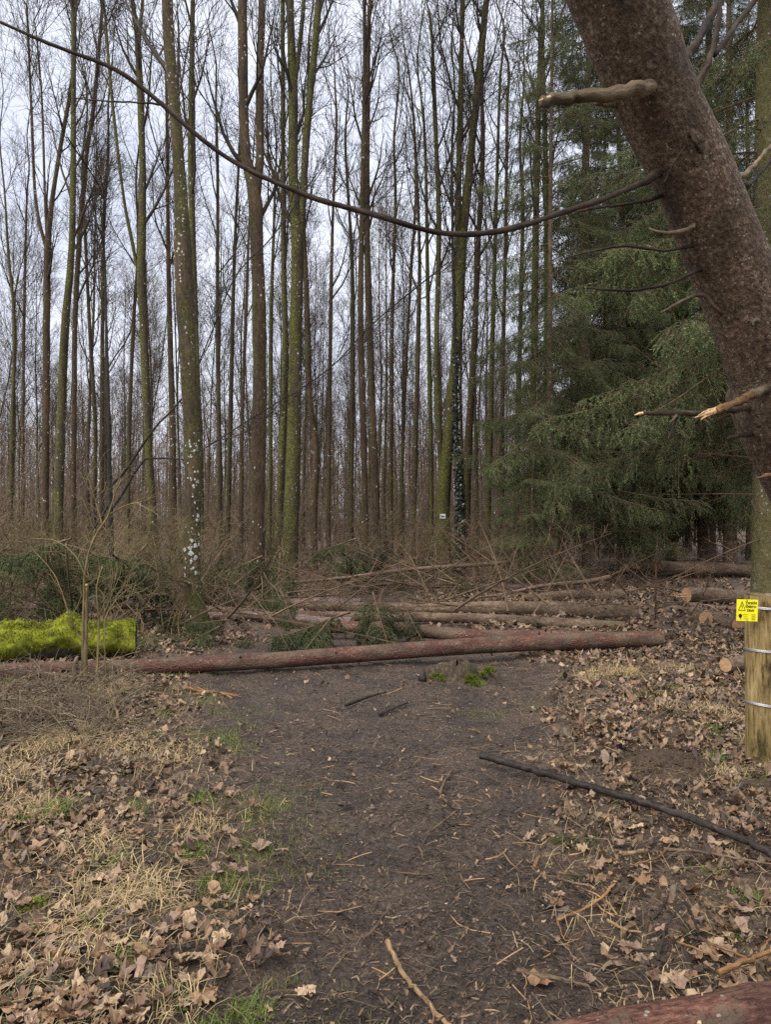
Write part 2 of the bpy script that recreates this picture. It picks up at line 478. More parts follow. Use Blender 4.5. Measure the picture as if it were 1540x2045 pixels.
def postmat():
    m, n, l, b = newmat('post_wood')
    v = coords(n, l, 'tc', (1, 1, .12), False)
    n1 = N_(n, 'ShaderNodeTexNoise', Scale=55.0, Detail=6.0, Roughness=.65); l.new(v, n1.inputs['Vector'])
    n2 = N_(n, 'ShaderNodeTexNoise', Scale=8.0, Detail=5.0, Roughness=.7); l.new(coords(n, l, 'tc', (1, 1, .4), False), n2.inputs['Vector'])
    r1 = ramp(n, [(.33, (.055, .036, .015)), (.46, (.22, .155, .065)), (.7, (.40, .30, .14))]); l.new(n1.outputs['Fac'], r1.inputs['Fac'])
    r2 = ramp(n, [(.34, (.16, .14, .13)), (.46, (.85, .82, .75)), (.7, (1.1, 1.1, 1.0))]); l.new(n2.outputs['Fac'], r2.inputs['Fac'])
    c = mixc(n, l, 1.0, r1.outputs['Color'], r2.outputs['Color'], 'MULTIPLY')
    sx = n.new('ShaderNodeSeparateXYZ'); l.new(coords(n, l, 'tc', (1, 1, 1), False), sx.inputs[0])
    mr = N_(n, 'ShaderNodeMapRange'); l.new(sx.outputs['Z'], mr.inputs['Value'])
    mr.inputs['From Min'].default_value = .62; mr.inputs['From Max'].default_value = .05
    g = math_(n, l, 'MULTIPLY', mr.outputs['Result'], n2.outputs['Fac'])
    c = mixc(n, l, g, c, (.085, .080, .022))
    l.new(c, b.inputs['Base Color'])
    bp = N_(n, 'ShaderNodeBump', Strength=.6, Distance=.01); l.new(n1.outputs['Fac'], bp.inputs['Height']); l.new(bp.outputs['Normal'], b.inputs['Normal'])
    return m
M['post_wood'] = postmat()

def groundmat():
    m, n, l, b = newmat('ground_soil')
    a = n.new('ShaderNodeAttribute'); a.attribute_name = 'col'
    sp = n.new('ShaderNodeSeparateColor'); l.new(a.outputs['Color'], sp.inputs[0])   # red: 1 = verge, 0 = trodden path
    v = coords(n, l, 'object', (1, 1, 1), False)
    f = N_(n, 'ShaderNodeTexNoise', Scale=48.0, Detail=7.0, Roughness=.7); l.new(v, f.inputs['Vector'])
    g = N_(n, 'ShaderNodeTexNoise', Scale=2.2, Detail=5.0, Roughness=.6); l.new(v, g.inputs['Vector'])
    h = N_(n, 'ShaderNodeTexNoise', Scale=260.0, Detail=3.0); l.new(v, h.inputs['Vector'])
    p = ramp(n, [(.30, (.020, .014, .010)), (.5, (.078, .056, .041)), (.70, (.175, .132, .098))]); l.new(f.outputs['Fac'], p.inputs['Fac'])
    q = ramp(n, [(.3, (.045, .030, .020)), (.5, (.13, .090, .060)), (.7, (.24, .175, .125))]); l.new(f.outputs['Fac'], q.inputs['Fac'])
    c = mixc(n, l, sp.outputs[0], p.outputs['Color'], q.outputs['Color'])
    r2 = ramp(n, [(.34, (.62, .63, .66)), (.62, (1.15, 1.12, 1.08))]); l.new(g.outputs['Fac'], r2.inputs['Fac'])
    c = mixc(n, l, 1.0, c, r2.outputs['Color'], 'MULTIPLY')
    r3 = ramp(n, [(.35, (.5, .5, .5)), (.65, (1.4, 1.36, 1.32))]); l.new(h.outputs['Fac'], r3.inputs['Fac'])
    c = mixc(n, l, 1.0, c, r3.outputs['Color'], 'MULTIPLY')
    l.new(c, b.inputs['Base Color'])
    rr = ramp(n, [(.36, (.42, .42, .42)), (.55, (.85, .85, .85))]); l.new(g.outputs['Fac'], rr.inputs['Fac'])
    l.new(rr.outputs['Color'], b.inputs['Roughness'])
    b.inputs['Specular IOR Level'].default_value = .4
    hh = math_(n, l, 'ADD', f.outputs['Fac'], math_(n, l, 'MULTIPLY', h.outputs['Fac'], .35))
    bp = N_(n, 'ShaderNodeBump', Strength=1.0, Distance=.03); l.new(hh, bp.inputs['Height'])
    l.new(bp.outputs['Normal'], b.inputs['Normal'])
    return m
M['ground'] = groundmat()

# ------------------------------------------------------------------ ground
def axis(dense0, dense1, step, lo, hi, grow=1.16):
    mid = np.arange(dense0, dense1 + 1e-6, step)
    a, s = [dense1], step
    while a[-1] < hi: s *= grow; a.append(a[-1] + s)
    c, s = [dense0], step
    while c[-1] > lo: s *= grow; c.append(c[-1] - s)
    return np.concatenate([c[:0:-1], mid, a[1:]])
gx = axis(-2.9, 2.9, .028, -420, 420)
gy = axis(2.0, 9.6, .028, -60, 600)
X, Y = np.meshgrid(gx, gy)
Z = gzf(X, Y)
nx, ny = len(gx), len(gy)
idx = np.arange(nx * ny).reshape(ny, nx)
q = np.stack([idx[:-1, :-1], idx[:-1, 1:], idx[1:, 1:], idx[1:, :-1]], -1).reshape(-1, 4)
s = np.clip(verge(X, Y) / .35 + .4, 0, 1).ravel()
mb = MB().add(np.stack([X, Y, Z], -1), None, q, None, np.stack([s, s, s], -1))
structure(ob('ground', mb.mesh('ground', M['ground'], True, col=True)))
del X, Y, Z

# ------------------------------------------------------------------ bare trees
def crown_on(stems, t0=.45, limbs=12, sub=5, twigs=5, fine=3, L=3.4, S=(4, 3, 3), ang=.62, up=.28, rt=.004, rng_scale=1.0):
    """limbs, branches and twigs for a list of (P, R) stems; returns a builder"""
    mb = MB()
    for P, R in stems:
        H = P[-1, 2] - P[0, 2]
        l1, r1 = spawn(P[None], R[None], limbs, t0, .99, ang, lambda t: L * (1.15 - .75 * t), 6, up, .10, .5, .05, .008)
        # leader twigs on the tip
        l2, r2 = spawn(l1, r1, sub, .18, 1.0, .60, lambda t: L * .46 * (1.2 - .7 * t), 5, .16, .13, .62, .02, .005)
        tubes(mb, l1, r1, S[0]); tubes(mb, l2, r2, S[1])
        if twigs:
            l3, r3 = spawn(l2, r2, twigs, .15, 1.0, .62, lambda t: L * .24 * (1.2 - .6 * t), 4, .10, .16, .7, .009, rt)
            tubes(mb, l3, r3, S[2])
            if fine:
                l4, r4 = spawn(l3, r3, fine, .15, 1.0, .62, L * .10, 2, .05, .2, .8, .006, rt * .8)
                tubes(mb, l4, r4, 3)
    return mb

def stem_from(pts, n=28, ext=None, top=None):
    """pts: (x,y,z,r) -> smooth polyline + radius, extended upwards to height 'top'"""
    p = [list(a) for a in pts]
    if top and p[-1][2] < top:
        a, b = np.array(p[-2][:3]), np.array(p[-1][:3])
        d = norm(b - a) * .55 + np.array([0, 0, .45]); d = d / np.linalg.norm(d)
        r0 = p[-1][3]; z0 = p[-1][2]; k = 4
        for i in range(1, k + 1):
            h = (top - z0) * i / k
            p.append([b[0] + d[0] * h + random.uniform(-.12, .12) * i, b[1] + d[1] * h + random.uniform(-.2, .2) * i, z0 + h * d[2], max(.012, r0 * (1 - .9 * i / k))])
    S = spline(p, n)
    return S[:, :3], np.maximum(S[:, 3], .008)

def traced(name, label, Y, stems, mat='bark_brown', top=19.0, flare=1.35, group=None, cat='tree', crown=True, sides=12, **kw):
    base = np.array([(stems[0][0][0] - CU) / F * Y, Y, 0.0])
    base[2] = float(gz(base[0], base[1]))
    root = thing(name, label, cat, base, group=group)
    built = []
    drift = random.uniform(-.35, .35)
    for k, st in enumerate(stems):
        pts = []
        for (u, v, w) in st:
            Yd = Y + drift * (1270 - v) / 1270 * .6
            p = at(u, v, Yd) - base
            pts.append([*p, w * .5 * Yd / F])
        if k == 0:
            pts = [p for p in pts if p[2] > .12]
            r = pts[0][3]
            pts = [[0, 0, -.12, r * flare * 1.12], [0.0, 0, .05, r * flare]] + pts
        P, R = stem_from(pts, 34 if k == 0 else 22, top=(top if k == 0 else top * .92) + random.uniform(-1, 1))
        mb = tubes(MB(), P[None], R[None], sides if k == 0 else 9, rough=.16)
        ob('trunk' if k == 0 else 'fork', mb.mesh('trunk', M[mat], True, tc=True), root)
        built.append((P, R))
    if crown:
        kk = dict(t0=.42, limbs=13 if len(built) == 1 else 9, L=3.0, ang=.5)
        kk.update(kw)
        ob('crown', crown_on(built, **kk).mesh('crown', M['twig']), root)
    return root, built

GT = 'slim bare trees of the stand'
tA, bA = traced('bare_tree', 'bare tree with white lichen discs and mossy flared foot beside the mossy log', 10.3,
    [[(406, 1268, 46), (393, 1215, 38), (384, 1150, 32), (384, 1050, 33), (386, 900, 35), (376, 720, 33), (367, 560, 38), (364, 480, 36), (362, 420, 27), (351, 250, 23), (337, 100, 21), (333, 0, 21)]],
    'bark_lichen', top=15, limbs=8)
tB, bB = traced('bare_tree', 'thick brown bare tree forking into two parallel upright stems above a smooth trunk', 15.0,
    [[(512, 1190, 33), (512, 1090, 31), (516, 900, 29), (518, 650, 28), (513, 500, 27), (510, 400, 29), (503, 360, 24), (489, 300, 20), (485, 150, 20), (483, 0, 18)],
     [(510, 410, 18), (516, 350, 17), (519, 300, 16), (518, 150, 16), (522, 0, 14)]], 'bark_brown', top=17)
tC, bC = traced('bare_tree', 'bright moss-covered bare tree forking into two stems, one with stripped bark', 18.0,
    [[(577, 1150, 34), (579, 1105, 31), (586, 900, 29), (591, 650, 26), (594, 500, 26), (590, 430, 23), (585, 350, 20), (585, 200, 19), (578, 0, 14)],
     [(598, 480, 15), (602, 430, 14), (607, 350, 14), (613, 250, 15), (628, 100, 14), (636, 0, 12)],
     [(588, 170, 9), (598, 90, 9), (606, 0, 8)]], 'bark_mossy', top=18)
traced('bare_tree', 'slender moss-sided tree standing directly behind the bright moss-covered forked tree', 22.0,
    [[(556, 1090, 17), (561, 950, 15), (567, 800, 13), (569, 650, 11), (566, 500, 10), (565, 250, 9), (564, 0, 8)]], 'bark_mossy', top=20)
traced('bare_tree', 'mossy-footed bare tree with one thin dark limb rising at a slant', 19.0,
    [[(313, 1110, 18), (308, 1060, 16), (297, 900, 15), (286, 650, 16), (281, 550, 17), (284, 350, 13), (277, 150, 13), (272, 60, 10), (262, 0, 8)],
     [(278, 555, 7), (262, 480, 6.5), (243, 375, 6), (220, 175, 6), (205, 0, 5)], [(276, 90, 8), (279, 50, 7), (283, 0, 6)]], 'bark_mossy', top=18)
traced('bare_tree', 'bare tree whose trunk opens into a narrow fan of thin rising stems', 24.0,
    [[(90, 1000, 14), (91, 920, 13), (92, 650, 14), (94, 490, 13), (103, 400, 9), (118, 300, 8), (143, 150, 7), (150, 0, 5)],
     [(92, 500, 7), (70, 400, 6), (60, 200, 5), (50, 0, 4)], [(94, 500, 7), (88, 380, 5), (82, 200, 4), (70, 60, 3)]], 'bark_brown', top=20)
traced('bare_tree', 'straight mossy tree beside the fan-topped bare tree', 22.0,
    [[(117, 1060, 19), (120, 900, 18), (129, 650, 16), (142, 500, 13), (145, 250, 10), (144, 0, 9)]], 'bark_mossy', top=21)
traced('bare_tree', 'slim tree curving gently away from the straight mossy tree', 25.0,
    [[(147, 1000, 11), (147, 900, 10), (149, 650, 10), (156, 500, 10), (170, 320, 8), (187, 200, 8), (204, 0, 6)]], 'bark_brown', top=20)
traced('young_tree', 'thin dark leafless young tree with arching black limbs among the left-over brush', 13.5,
    [[(223, 1150, 10), (222, 1075, 10), (219, 960, 9), (216, 815, 8), (212, 680, 6), (208, 520, 4)],
     [(221, 970, 6), (250, 940, 5.5), (290, 880, 5), (330, 830, 4), (362, 800, 3)],
     [(221, 1000, 6), (205, 1030, 5), (180, 1060, 4), (150, 1100, 3)],
     [(220, 1020, 6), (237, 1000, 5.5), (285, 920, 4.5), (330, 915, 3.5), (365, 920, 2.5)]], 'bark_dark', top=8, limbs=6, L=1.3, t0=.3, flare=1.1)
slim = [
 (26, [(203, 1050, 11), (203, 900, 9), (204, 650, 8), (206, 450, 7), (215, 300, 5)]),
 (24, [(346, 1060, 14), (345, 900, 13), (340, 700, 11), (336, 550, 9), (333, 300, 7), (330, 100, 6)]),
 (18, [(402, 1090, 11), (400, 900, 10.5), (392, 700, 10), (385, 500, 12), (380, 300, 12), (382, 100, 10), (384, 0, 9)]),
 (26, [(440, 1070, 9), (438, 900, 9), (434, 650, 8), (434, 350, 6), (430, 200, 4)]),
 (27, [(455, 1060, 9), (459, 900, 9), (464, 650, 8), (470, 450, 6), (480, 250, 5)]),
 (27, [(656, 1050, 9), (657, 900, 9), (660, 650, 8), (664, 450, 6), (672, 250, 5)]),
 (28, [(702, 1060, 8), (703, 900, 8), (705, 650, 8), (702, 500, 7), (690, 300, 5)]),
 (26, [(781, 1060, 9), (781, 900, 9), (783, 650, 8), (790, 400, 6)]),
 (25, [(826, 1050, 9), (830, 900, 10), (836, 650, 9), (838, 500, 7), (830, 300, 6)]),
 (30, [(800, 1040, 7), (806, 850, 7), (815, 650, 6), (830, 400, 5)]),
 (28, [(22, 1000, 8), (24, 850, 8), (28, 650, 7), (15, 500, 5)]),
 (30, [(45, 1000, 7), (47, 650, 6), (52, 400, 4)]),
 (27, [(188, 1000, 8), (190, 850, 8), (178, 650, 7), (168, 450, 6)]),
 (26, [(256, 1040, 8), (258, 850, 8), (266, 650, 7), (275, 480, 5)]),
 (26, [(482, 1040, 8), (483, 850, 7), (490, 650, 7), (497, 450, 4)]),
 (26, [(538, 1060, 9), (540, 900, 8), (541, 650, 8), (548, 400, 5)]),
 (27, [(1032, 1000, 12), (1035, 850, 10), (1040, 650, 9), (1045, 400, 7)]),
 (24, [(975, 1050, 11), (980, 850, 10), (985, 650, 9), (992, 400, 7), (1000, 150, 5)]),
 (25, [(862, 1050, 9), (860, 850, 9), (855, 600, 8), (850, 300, 6)]),
]
SLIM = ['slim bare tree standing just behind the thin dark young tree',
 'slim bare tree between the slant-limbed mossy-footed tree and the lichen tree',
 'slim bare tree standing close behind the lichen tree',
 'one of two slim bare trees between the lichen tree and the thick forked tree',
 'one of two slim bare trees between the lichen tree and the thick forked tree',
 'one of two slim trees between the kinked tree and the close brown pair',
 'one of two slim trees between the kinked tree and the close brown pair',
 'slim bare tree just past the thicker tree of the close brown pair',
 'slim straight tree midway between the close brown pair and the trail-marked tree',
 'very thin tree leaning gently beside the close brown pair',
 'one of two thin trees standing outside the fan-topped tree',
 'one of two thin trees standing outside the fan-topped tree',
 'thin tree between the gently curving slim tree and the dark young tree',
 'slim bare tree just before the slant-limbed mossy-footed tree',
 'slim bare tree close beside the thick forked tree, on the lichen tree side',
 'slim bare tree between the thick forked tree and the bright moss-covered one',
 'slim tree between the knotted tree and the mossy tree with green foot',
 'slim tree between the ivy-wrapped tree group and the knotted tree',
 'slim bare tree right beside the trail-marked mossy tree']
for (Yt, st), lab in zip(slim, SLIM):
    traced('slim_bare_tree', lab, Yt, [st], random.choice(['bark_brown', 'bark_far', 'bark_mossy']), top=20, group=GT, limbs=9, sides=9)
traced('bare_tree', 'bare tree whose trunk kinks sideways at mid height behind the felled logs', 22.0,
    [[(627, 1060, 13), (629, 980, 13), (632, 900, 13), (621, 820, 13), (615, 740, 12), (614, 650, 11), (611, 560, 10), (606, 400, 7), (615, 200, 5)]], 'bark_brown', top=20)
tP, _ = traced('bare_tree', 'one of two close straight brown trees behind the draped spruce bough, the slimmer', 20.0,
    [[(729, 1080, 14), (727, 900, 13), (720, 650, 12), (723, 425, 10), (728, 200, 9), (728, 0, 7)]], 'bark_brown', top=20)
traced('bare_tree', 'one of two close straight brown trees behind the draped spruce bough, the thicker', 21.0,
    [[(753, 1080, 16), (747, 900, 14), (738, 650, 13), (733, 450, 12), (735, 150, 9), (738, 0, 7)]], 'bark_brown', top=20)
tR, bR = traced('bare_tree', 'mossy many-stemmed bare tree carrying a small white trail marker', 21.5,
    [[(886, 1145, 32), (885, 1030, 27), (889, 950, 26), (902, 800, 22), (915, 650, 20), (918, 560, 22), (924, 480, 18), (940, 320, 15), (957, 150, 14), (972, 0, 12)],
     [(914, 620, 13), (915, 450, 13), (918, 300, 12), (925, 0, 9)],
     [(885, 970, 13), (873, 800, 12), (873, 650, 10), (877, 450, 10), (870, 250, 9), (862, 50, 6)]], 'bark_mossy', top=19)
traced('bare_tree', 'straight bare tree just beyond the ivy-wrapped one', 23.0,
    [[(931, 1080, 17), (935, 900, 15), (948, 680, 13), (955, 500, 11), (965, 300, 9), (963, 150, 7), (970, 0, 6)]], 'bark_brown', top=20)
tT, bT = traced('ivy_covered_tree', 'thin tree wrapped in dark glossy ivy beside the trail-marked tree', 20.5,
    [[(921, 1140, 11), (919, 1000, 10), (912, 860, 8), (910, 700, 7), (905, 500, 6), (903, 300, 5)]], 'bark_dark', top=17)
traced('bare_tree', 'bare tree with a swollen knot low on its trunk', 27.0,
    [[(1000, 1050, 10), (1003, 975, 11), (1004, 948, 15), (1002, 920, 11), (1003, 850, 9), (1005, 700, 8), (1010, 500, 7), (1014, 200, 6)]], 'bark_brown', top=20)
traced('bare_tree', 'dark mossy tree with a bright green leaning foot in front of the spruces', 19.0,
    [[(1046, 1150, 22), (1051, 1090, 17), (1058, 1000, 15), (1064, 930, 15), (1068, 700, 15), (1072, 400, 12), (1080, 100, 9)]], 'bark_mossy', top=20)
traced('bare_tree', 'dark mossy tree rising through the first spruce boughs', 20.5,
    [[(1090, 1130, 17), (1088, 1050, 15), (1090, 900, 15), (1093, 700, 14), (1092, 400, 11), (1085, 100, 8)]], 'bark_mossy', top=20)
traced('bare_tree', 'short-looking mossy tree leaning towards the spruces', 20.0,
    [[(1116, 1120, 14), (1122, 1060, 12), (1132, 1000, 11), (1148, 850, 9), (1160, 650, 7)]], 'bark_mossy', top=14)

# lichen discs on the lichen tree, ivy leaves on the ivy tree
def surf_patch(mb, P, R, z, a, size, lift=.004, n=9):
    k = np.interp(z, P[:, 2], np.arange(len(P)))
    i = int(min(k, len(P) - 2)); w = k - i
    c = P[i] * (1 - w) + P[i + 1] * w; r = (R[i] * (1 - w) + R[i + 1] * w) * 1.03 + lift
    an = np.arange(n) * 2 * np.pi / n
    rad = size * (.7 + .5 * rng.random(n))
    da = a + rad * np.cos(an) / r; dz = rad * np.sin(an) * 1.15
    V = [[c[0] + r * math.cos(a) * 1.02, c[1] + r * math.sin(a) * 1.02, z]] + [[c[0] + r * math.cos(x), c[1] + r * math.sin(x), z + y] for x, y in zip(da, dz)]
    mb.add(V, [(0, 1 + i2, 1 + (i2 + 1) % n) for i2 in range(n)])
mb = MB()
P, R = bA[0]
for k in range(70):
    v = random.choice([random.gauss(1090, 48), random.uniform(880, 1010), random.uniform(150, 900)])
    big = v > 1010 and random.random() < .45
    z = CAMZ - (v - HZ) / F * 10.3 - tA.location.z
    a = random.gauss(-math.pi / 2 + .25, .55)
    surf_patch(mb, P, R, z, a, random.uniform(.014, .030) if big else random.uniform(.006, .013))
ly = ob('lichen', mb.mesh('lichen', M['lichen'], False), tA.children[0]); ly['kind'] = 'stuff'

def leaf_cloud(mb, C, Nn, size, col=None, jitter=.6):
    """diamond leaves at points C with facing Nn"""
    n = len(C)
    Nn = norm(Nn + rng.normal(size=(n, 3)) * jitter)
    t = norm(np.cross(Nn, rng.normal(size=(n, 3)))); b = np.cross(Nn, t)
    s = (size * (.6 + .8 * rng.random(n)))[:, None]
    V = np.stack([C - t * s, C + b * s * .75 + t * s * .3, C + t * s, C - b * s * .75 + t * s * .3], 1).reshape(-1, 3)
    q = np.arange(4 * n).reshape(n, 4)
    mb.add(V, None, q, None, None if col is None else np.repeat(col, 4, 0))
mb = MB()
P, R = bT[0]
n = 3200
z = np.abs(rng.normal(size=n)) * 2.6 + .05
z = np.where(z > 8, rng.random(n) * 5, z)
a = rng.random(n) * 2 * np.pi
pc = np.stack([np.interp(z, P[:, 2], P[:, k]) for k in range(3)], 1); pr = np.interp(z, P[:, 2], R)
out = (pr + .02 + .07 * rng.random(n) * np.clip(1.4 - z / 6, .2, 1))[:, None]
nn = np.stack([np.cos(a), np.sin(a), .25 + 0 * a], 1)
leaf_cloud(mb, pc + nn * out, nn, .032)
o = ob('ivy', mb.mesh('ivy', M['ivy'], False), tT.children[0]); o['kind'] = 'stuff'

# white trail marker on the mossy tree
def flatprint(strokes, w, th, mat, name, parent, offset):
    """polyline strokes in the x-z plane facing -y"""
    mb = MB()
    for st in strokes:
        for (x0, z0), (x1, z1) in zip(st[:-1], st[1:]):
            d = np.array([x1 - x0, z1 - z0]); d = d / np.linalg.norm(d); p = np.array([-d[1], d[0]]) * w / 2
            a, b = np.array([x0, z0]) - d * w * .3, np.array([x1, z1]) + d * w * .3
            c = [a - p, b - p, b + p, a + p]
            V = [[x, y, zz] for y in (0, -th) for x, zz in c]
            mb.add(V, None, [(4, 5, 6, 7), (0, 3, 2, 1), (0, 1, 5, 4), (1, 2, 6, 5), (2, 3, 7, 6), (3, 0, 4, 7)])
    return ob(name, mb.mesh(name, mat, False), parent, offset)
def box(mb, x0, x1, y0, y1, z0, z1):
    V = [[x, y, z] for z in (z0, z1) for y in (y0, y1) for x in (x0, x1)]
    return mb.add(V, None, [(0, 1, 5, 4), (1, 3, 7, 5), (3, 2, 6, 7), (2, 0, 4, 6), (4, 5, 7, 6), (0, 2, 3, 1)])
p = at(884.5, 1031, 21.5 - .23)
mk = thing('trail_marker', 'small white square trail marker with a black zigzag sign on the mossy tree', 'marker', p)
ob('plate', box(MB(), -.075, .075, 0, .012, -.065, .065).mesh('plate', M['white'], False), mk)
flatprint([[(-.048, .022), (-.026, -.018), (-.006, .014), (.014, -.018), (.034, .002), (.05, .004)]], .017, .004, M['black'], 'painted_sign', mk.children[0], (0, -.0025, 0))

# ------------------------------------------------------------------ trees further back: copies of a few kinds
kinds = []
for k in range(9):
    H = random.uniform(13, 19)
    lean = random.uniform(-.05, .05)
    n = 7
    pts = []
    x = y = 0
    r0 = random.uniform(.055, .105)
    for i in range(n):
        t = i / (n - 1)
        pts.append([x, y, H * t - .1, r0 * (1 - .86 * t) + (.03 if i == 0 else 0)])
        x += lean * H / n + random.uniform(-.12, .12); y += random.uniform(-.1, .1)
    st = [stem_from(pts, 22)]
    if k % 3 == 0:
        b = st[0][0][8]; rb = st[0][1][8]
        pp = [[*b, rb * .8]]
        for i in range(1, 6):
            pp.append([b[0] + .35 * i ** .7 * (1 if k % 2 else -1), b[1] + .1 * i, b[2] + i * (H - b[2]) / 5.4, rb * .8 * (1 - i / 5.6)])
        st.append(stem_from(pp, 16))
    cr_ = crown_on(st, t0=.33, limbs=17 if len(st) == 1 else 10, sub=6, twigs=5, fine=2, L=3.0, ang=.48, rt=.0045)
    tm = MB()
    for P, R in st: tubes(tm, P[None], R[None], 7, rough=.1)
    kinds.append((tm.mesh('trunk', M['bark_far'], True, tc=True), cr_.mesh('crown', M['twig_far'])))
KL = ['slim bare tree with one straight stem, far back in the stand', 'twin-stemmed slim bare tree, far back in the stand']
placed = []
cnt = 0
tries = 0
while cnt < 200 and tries < 9000:
    tries += 1
    Yt = 29 + 58 * random.random() ** .9
    u = random.uniform(-140, 1680)
    x = (u - CU) / F * Yt
    if u > 1080 and Yt < 42: continue
    if any((x - a) ** 2 + (Yt - b) ** 2 < 1.3 for a, b in placed): continue
    placed.append((x, Yt))
    k = random.randrange(9)
    o = thing('slim_bare_tree', KL[1 if k % 3 == 0 else 0], 'tree', (x, Yt, float(gz(x, Yt))), (0, 0, random.uniform(0, 6.28)), 'bare trees far back')
    sc_ = random.uniform(.75, 1.15)
    o.scale = (sc_, sc_, sc_ * random.uniform(.9, 1.1))
    ob('trunk', kinds[k][0], o); ob('crown', kinds[k][1], o)
    cnt += 1

# the wood beyond: a mass of thin stems and twigs
n = 1500
Yw = 76 + 92 * rng.random(n) ** 1.3; xw = (rng.random(n) * 2300 - 380 - CU) / F * Yw
Hh = 9 + 9 * rng.random(n)
kk = np.linspace(0, 1, 4)
P = np.stack([xw[:, None] + (rng.normal(size=(n, 1)) * .5) * kk + rng.normal(size=(n, 4)) * .1, Yw[:, None] + 0 * kk, Hh[:, None] * kk], -1)
R = (.05 + .10 * rng.random((n, 1))) * (1.05 - kk)
mb = tubes(MB(), P, R, 3, col=np.array([.085, .062, .044]))
l1, r1 = spawn(P, R, 10, .10, 1, .6, 2.7, 3, .2, .12, .6, .03, .015)
tubes(mb, l1, r1, 3, col=np.array([.165, .115, .082]))
l2, r2 = spawn(l1, r1, 5, .1, 1, .7, 1.4, 2, .08, .2, .8, .019, .014)
tubes(mb, l2, r2, 3, col=np.array([.215, .145, .105]))
m_ = 26000   # withered leaves still hanging on some of the young beeches
pick = rng.integers(0, len(l2), m_)
c_ = l2[pick, rng.integers(0, 2, m_)] + rng.normal(size=(m_, 3)) * .25
keep_ = (c_[:, 2] < 13) & (vnoise(c_[:, 0] * .12 + 3, c_[:, 1] * .05) > .42)
c_ = c_[keep_]
leaf_cloud(mb, c_, np.tile([0, -.6, .6], (len(c_), 1)), .075, np.array([(.30, .18, .12)]) * (.6 + .7 * rng.random((len(c_), 1))), .8)
M['far_wood'] = colmat('far_wood', rough=.9, spec=.1, sc=.3, amt=.35)
stuff(ob('far_wood', mb.mesh('far_wood', M['far_wood'], False, col=True)), 'distant mass of thin brown stems and withered leaves closing the view between the trunks', 'woods')

# young growth under the far trees
n = 1900
Yw = 26 + 50 * rng.random(n); xw = (rng.random(n) * 1500 - 120 - CU) / F * Yw
Hh = 1.5 + 4.5 * rng.random(n) ** 2
P = np.stack([xw[:, None] + rng.normal(size=(n, 1)) * .35 * kk + rng.normal(size=(n, 4)) * .06, Yw[:, None] + rng.normal(size=(n, 1)) * .3 * kk, Hh[:, None] * kk], -1)
R = (.012 + .018 * rng.random((n, 1))) * (1.1 - kk)
mb = tubes(MB(), P, R, 3)
l1, r1 = spawn(P, R, 7, .1, 1, .75, lambda t: .9 + 0 * t, 3, .1, .2, .7, .012, .006)
tubes(mb, l1, r1, 3)
l2, r2 = spawn(l1, r1, 3, .2, 1, .8, .42, 2, .02, .3, .8, .008, .0055)
tubes(mb, l2, r2, 3)
M['undergrowth'] = plain('undergrowth', (.075, .055, .036), (.155, .115, .076), 1.0, bump=0)
stuff(ob('undergrowth', mb.mesh('undergrowth', M['undergrowth'], False)), 'thin leafless young growth filling the ground between the far trees', 'undergrowth')

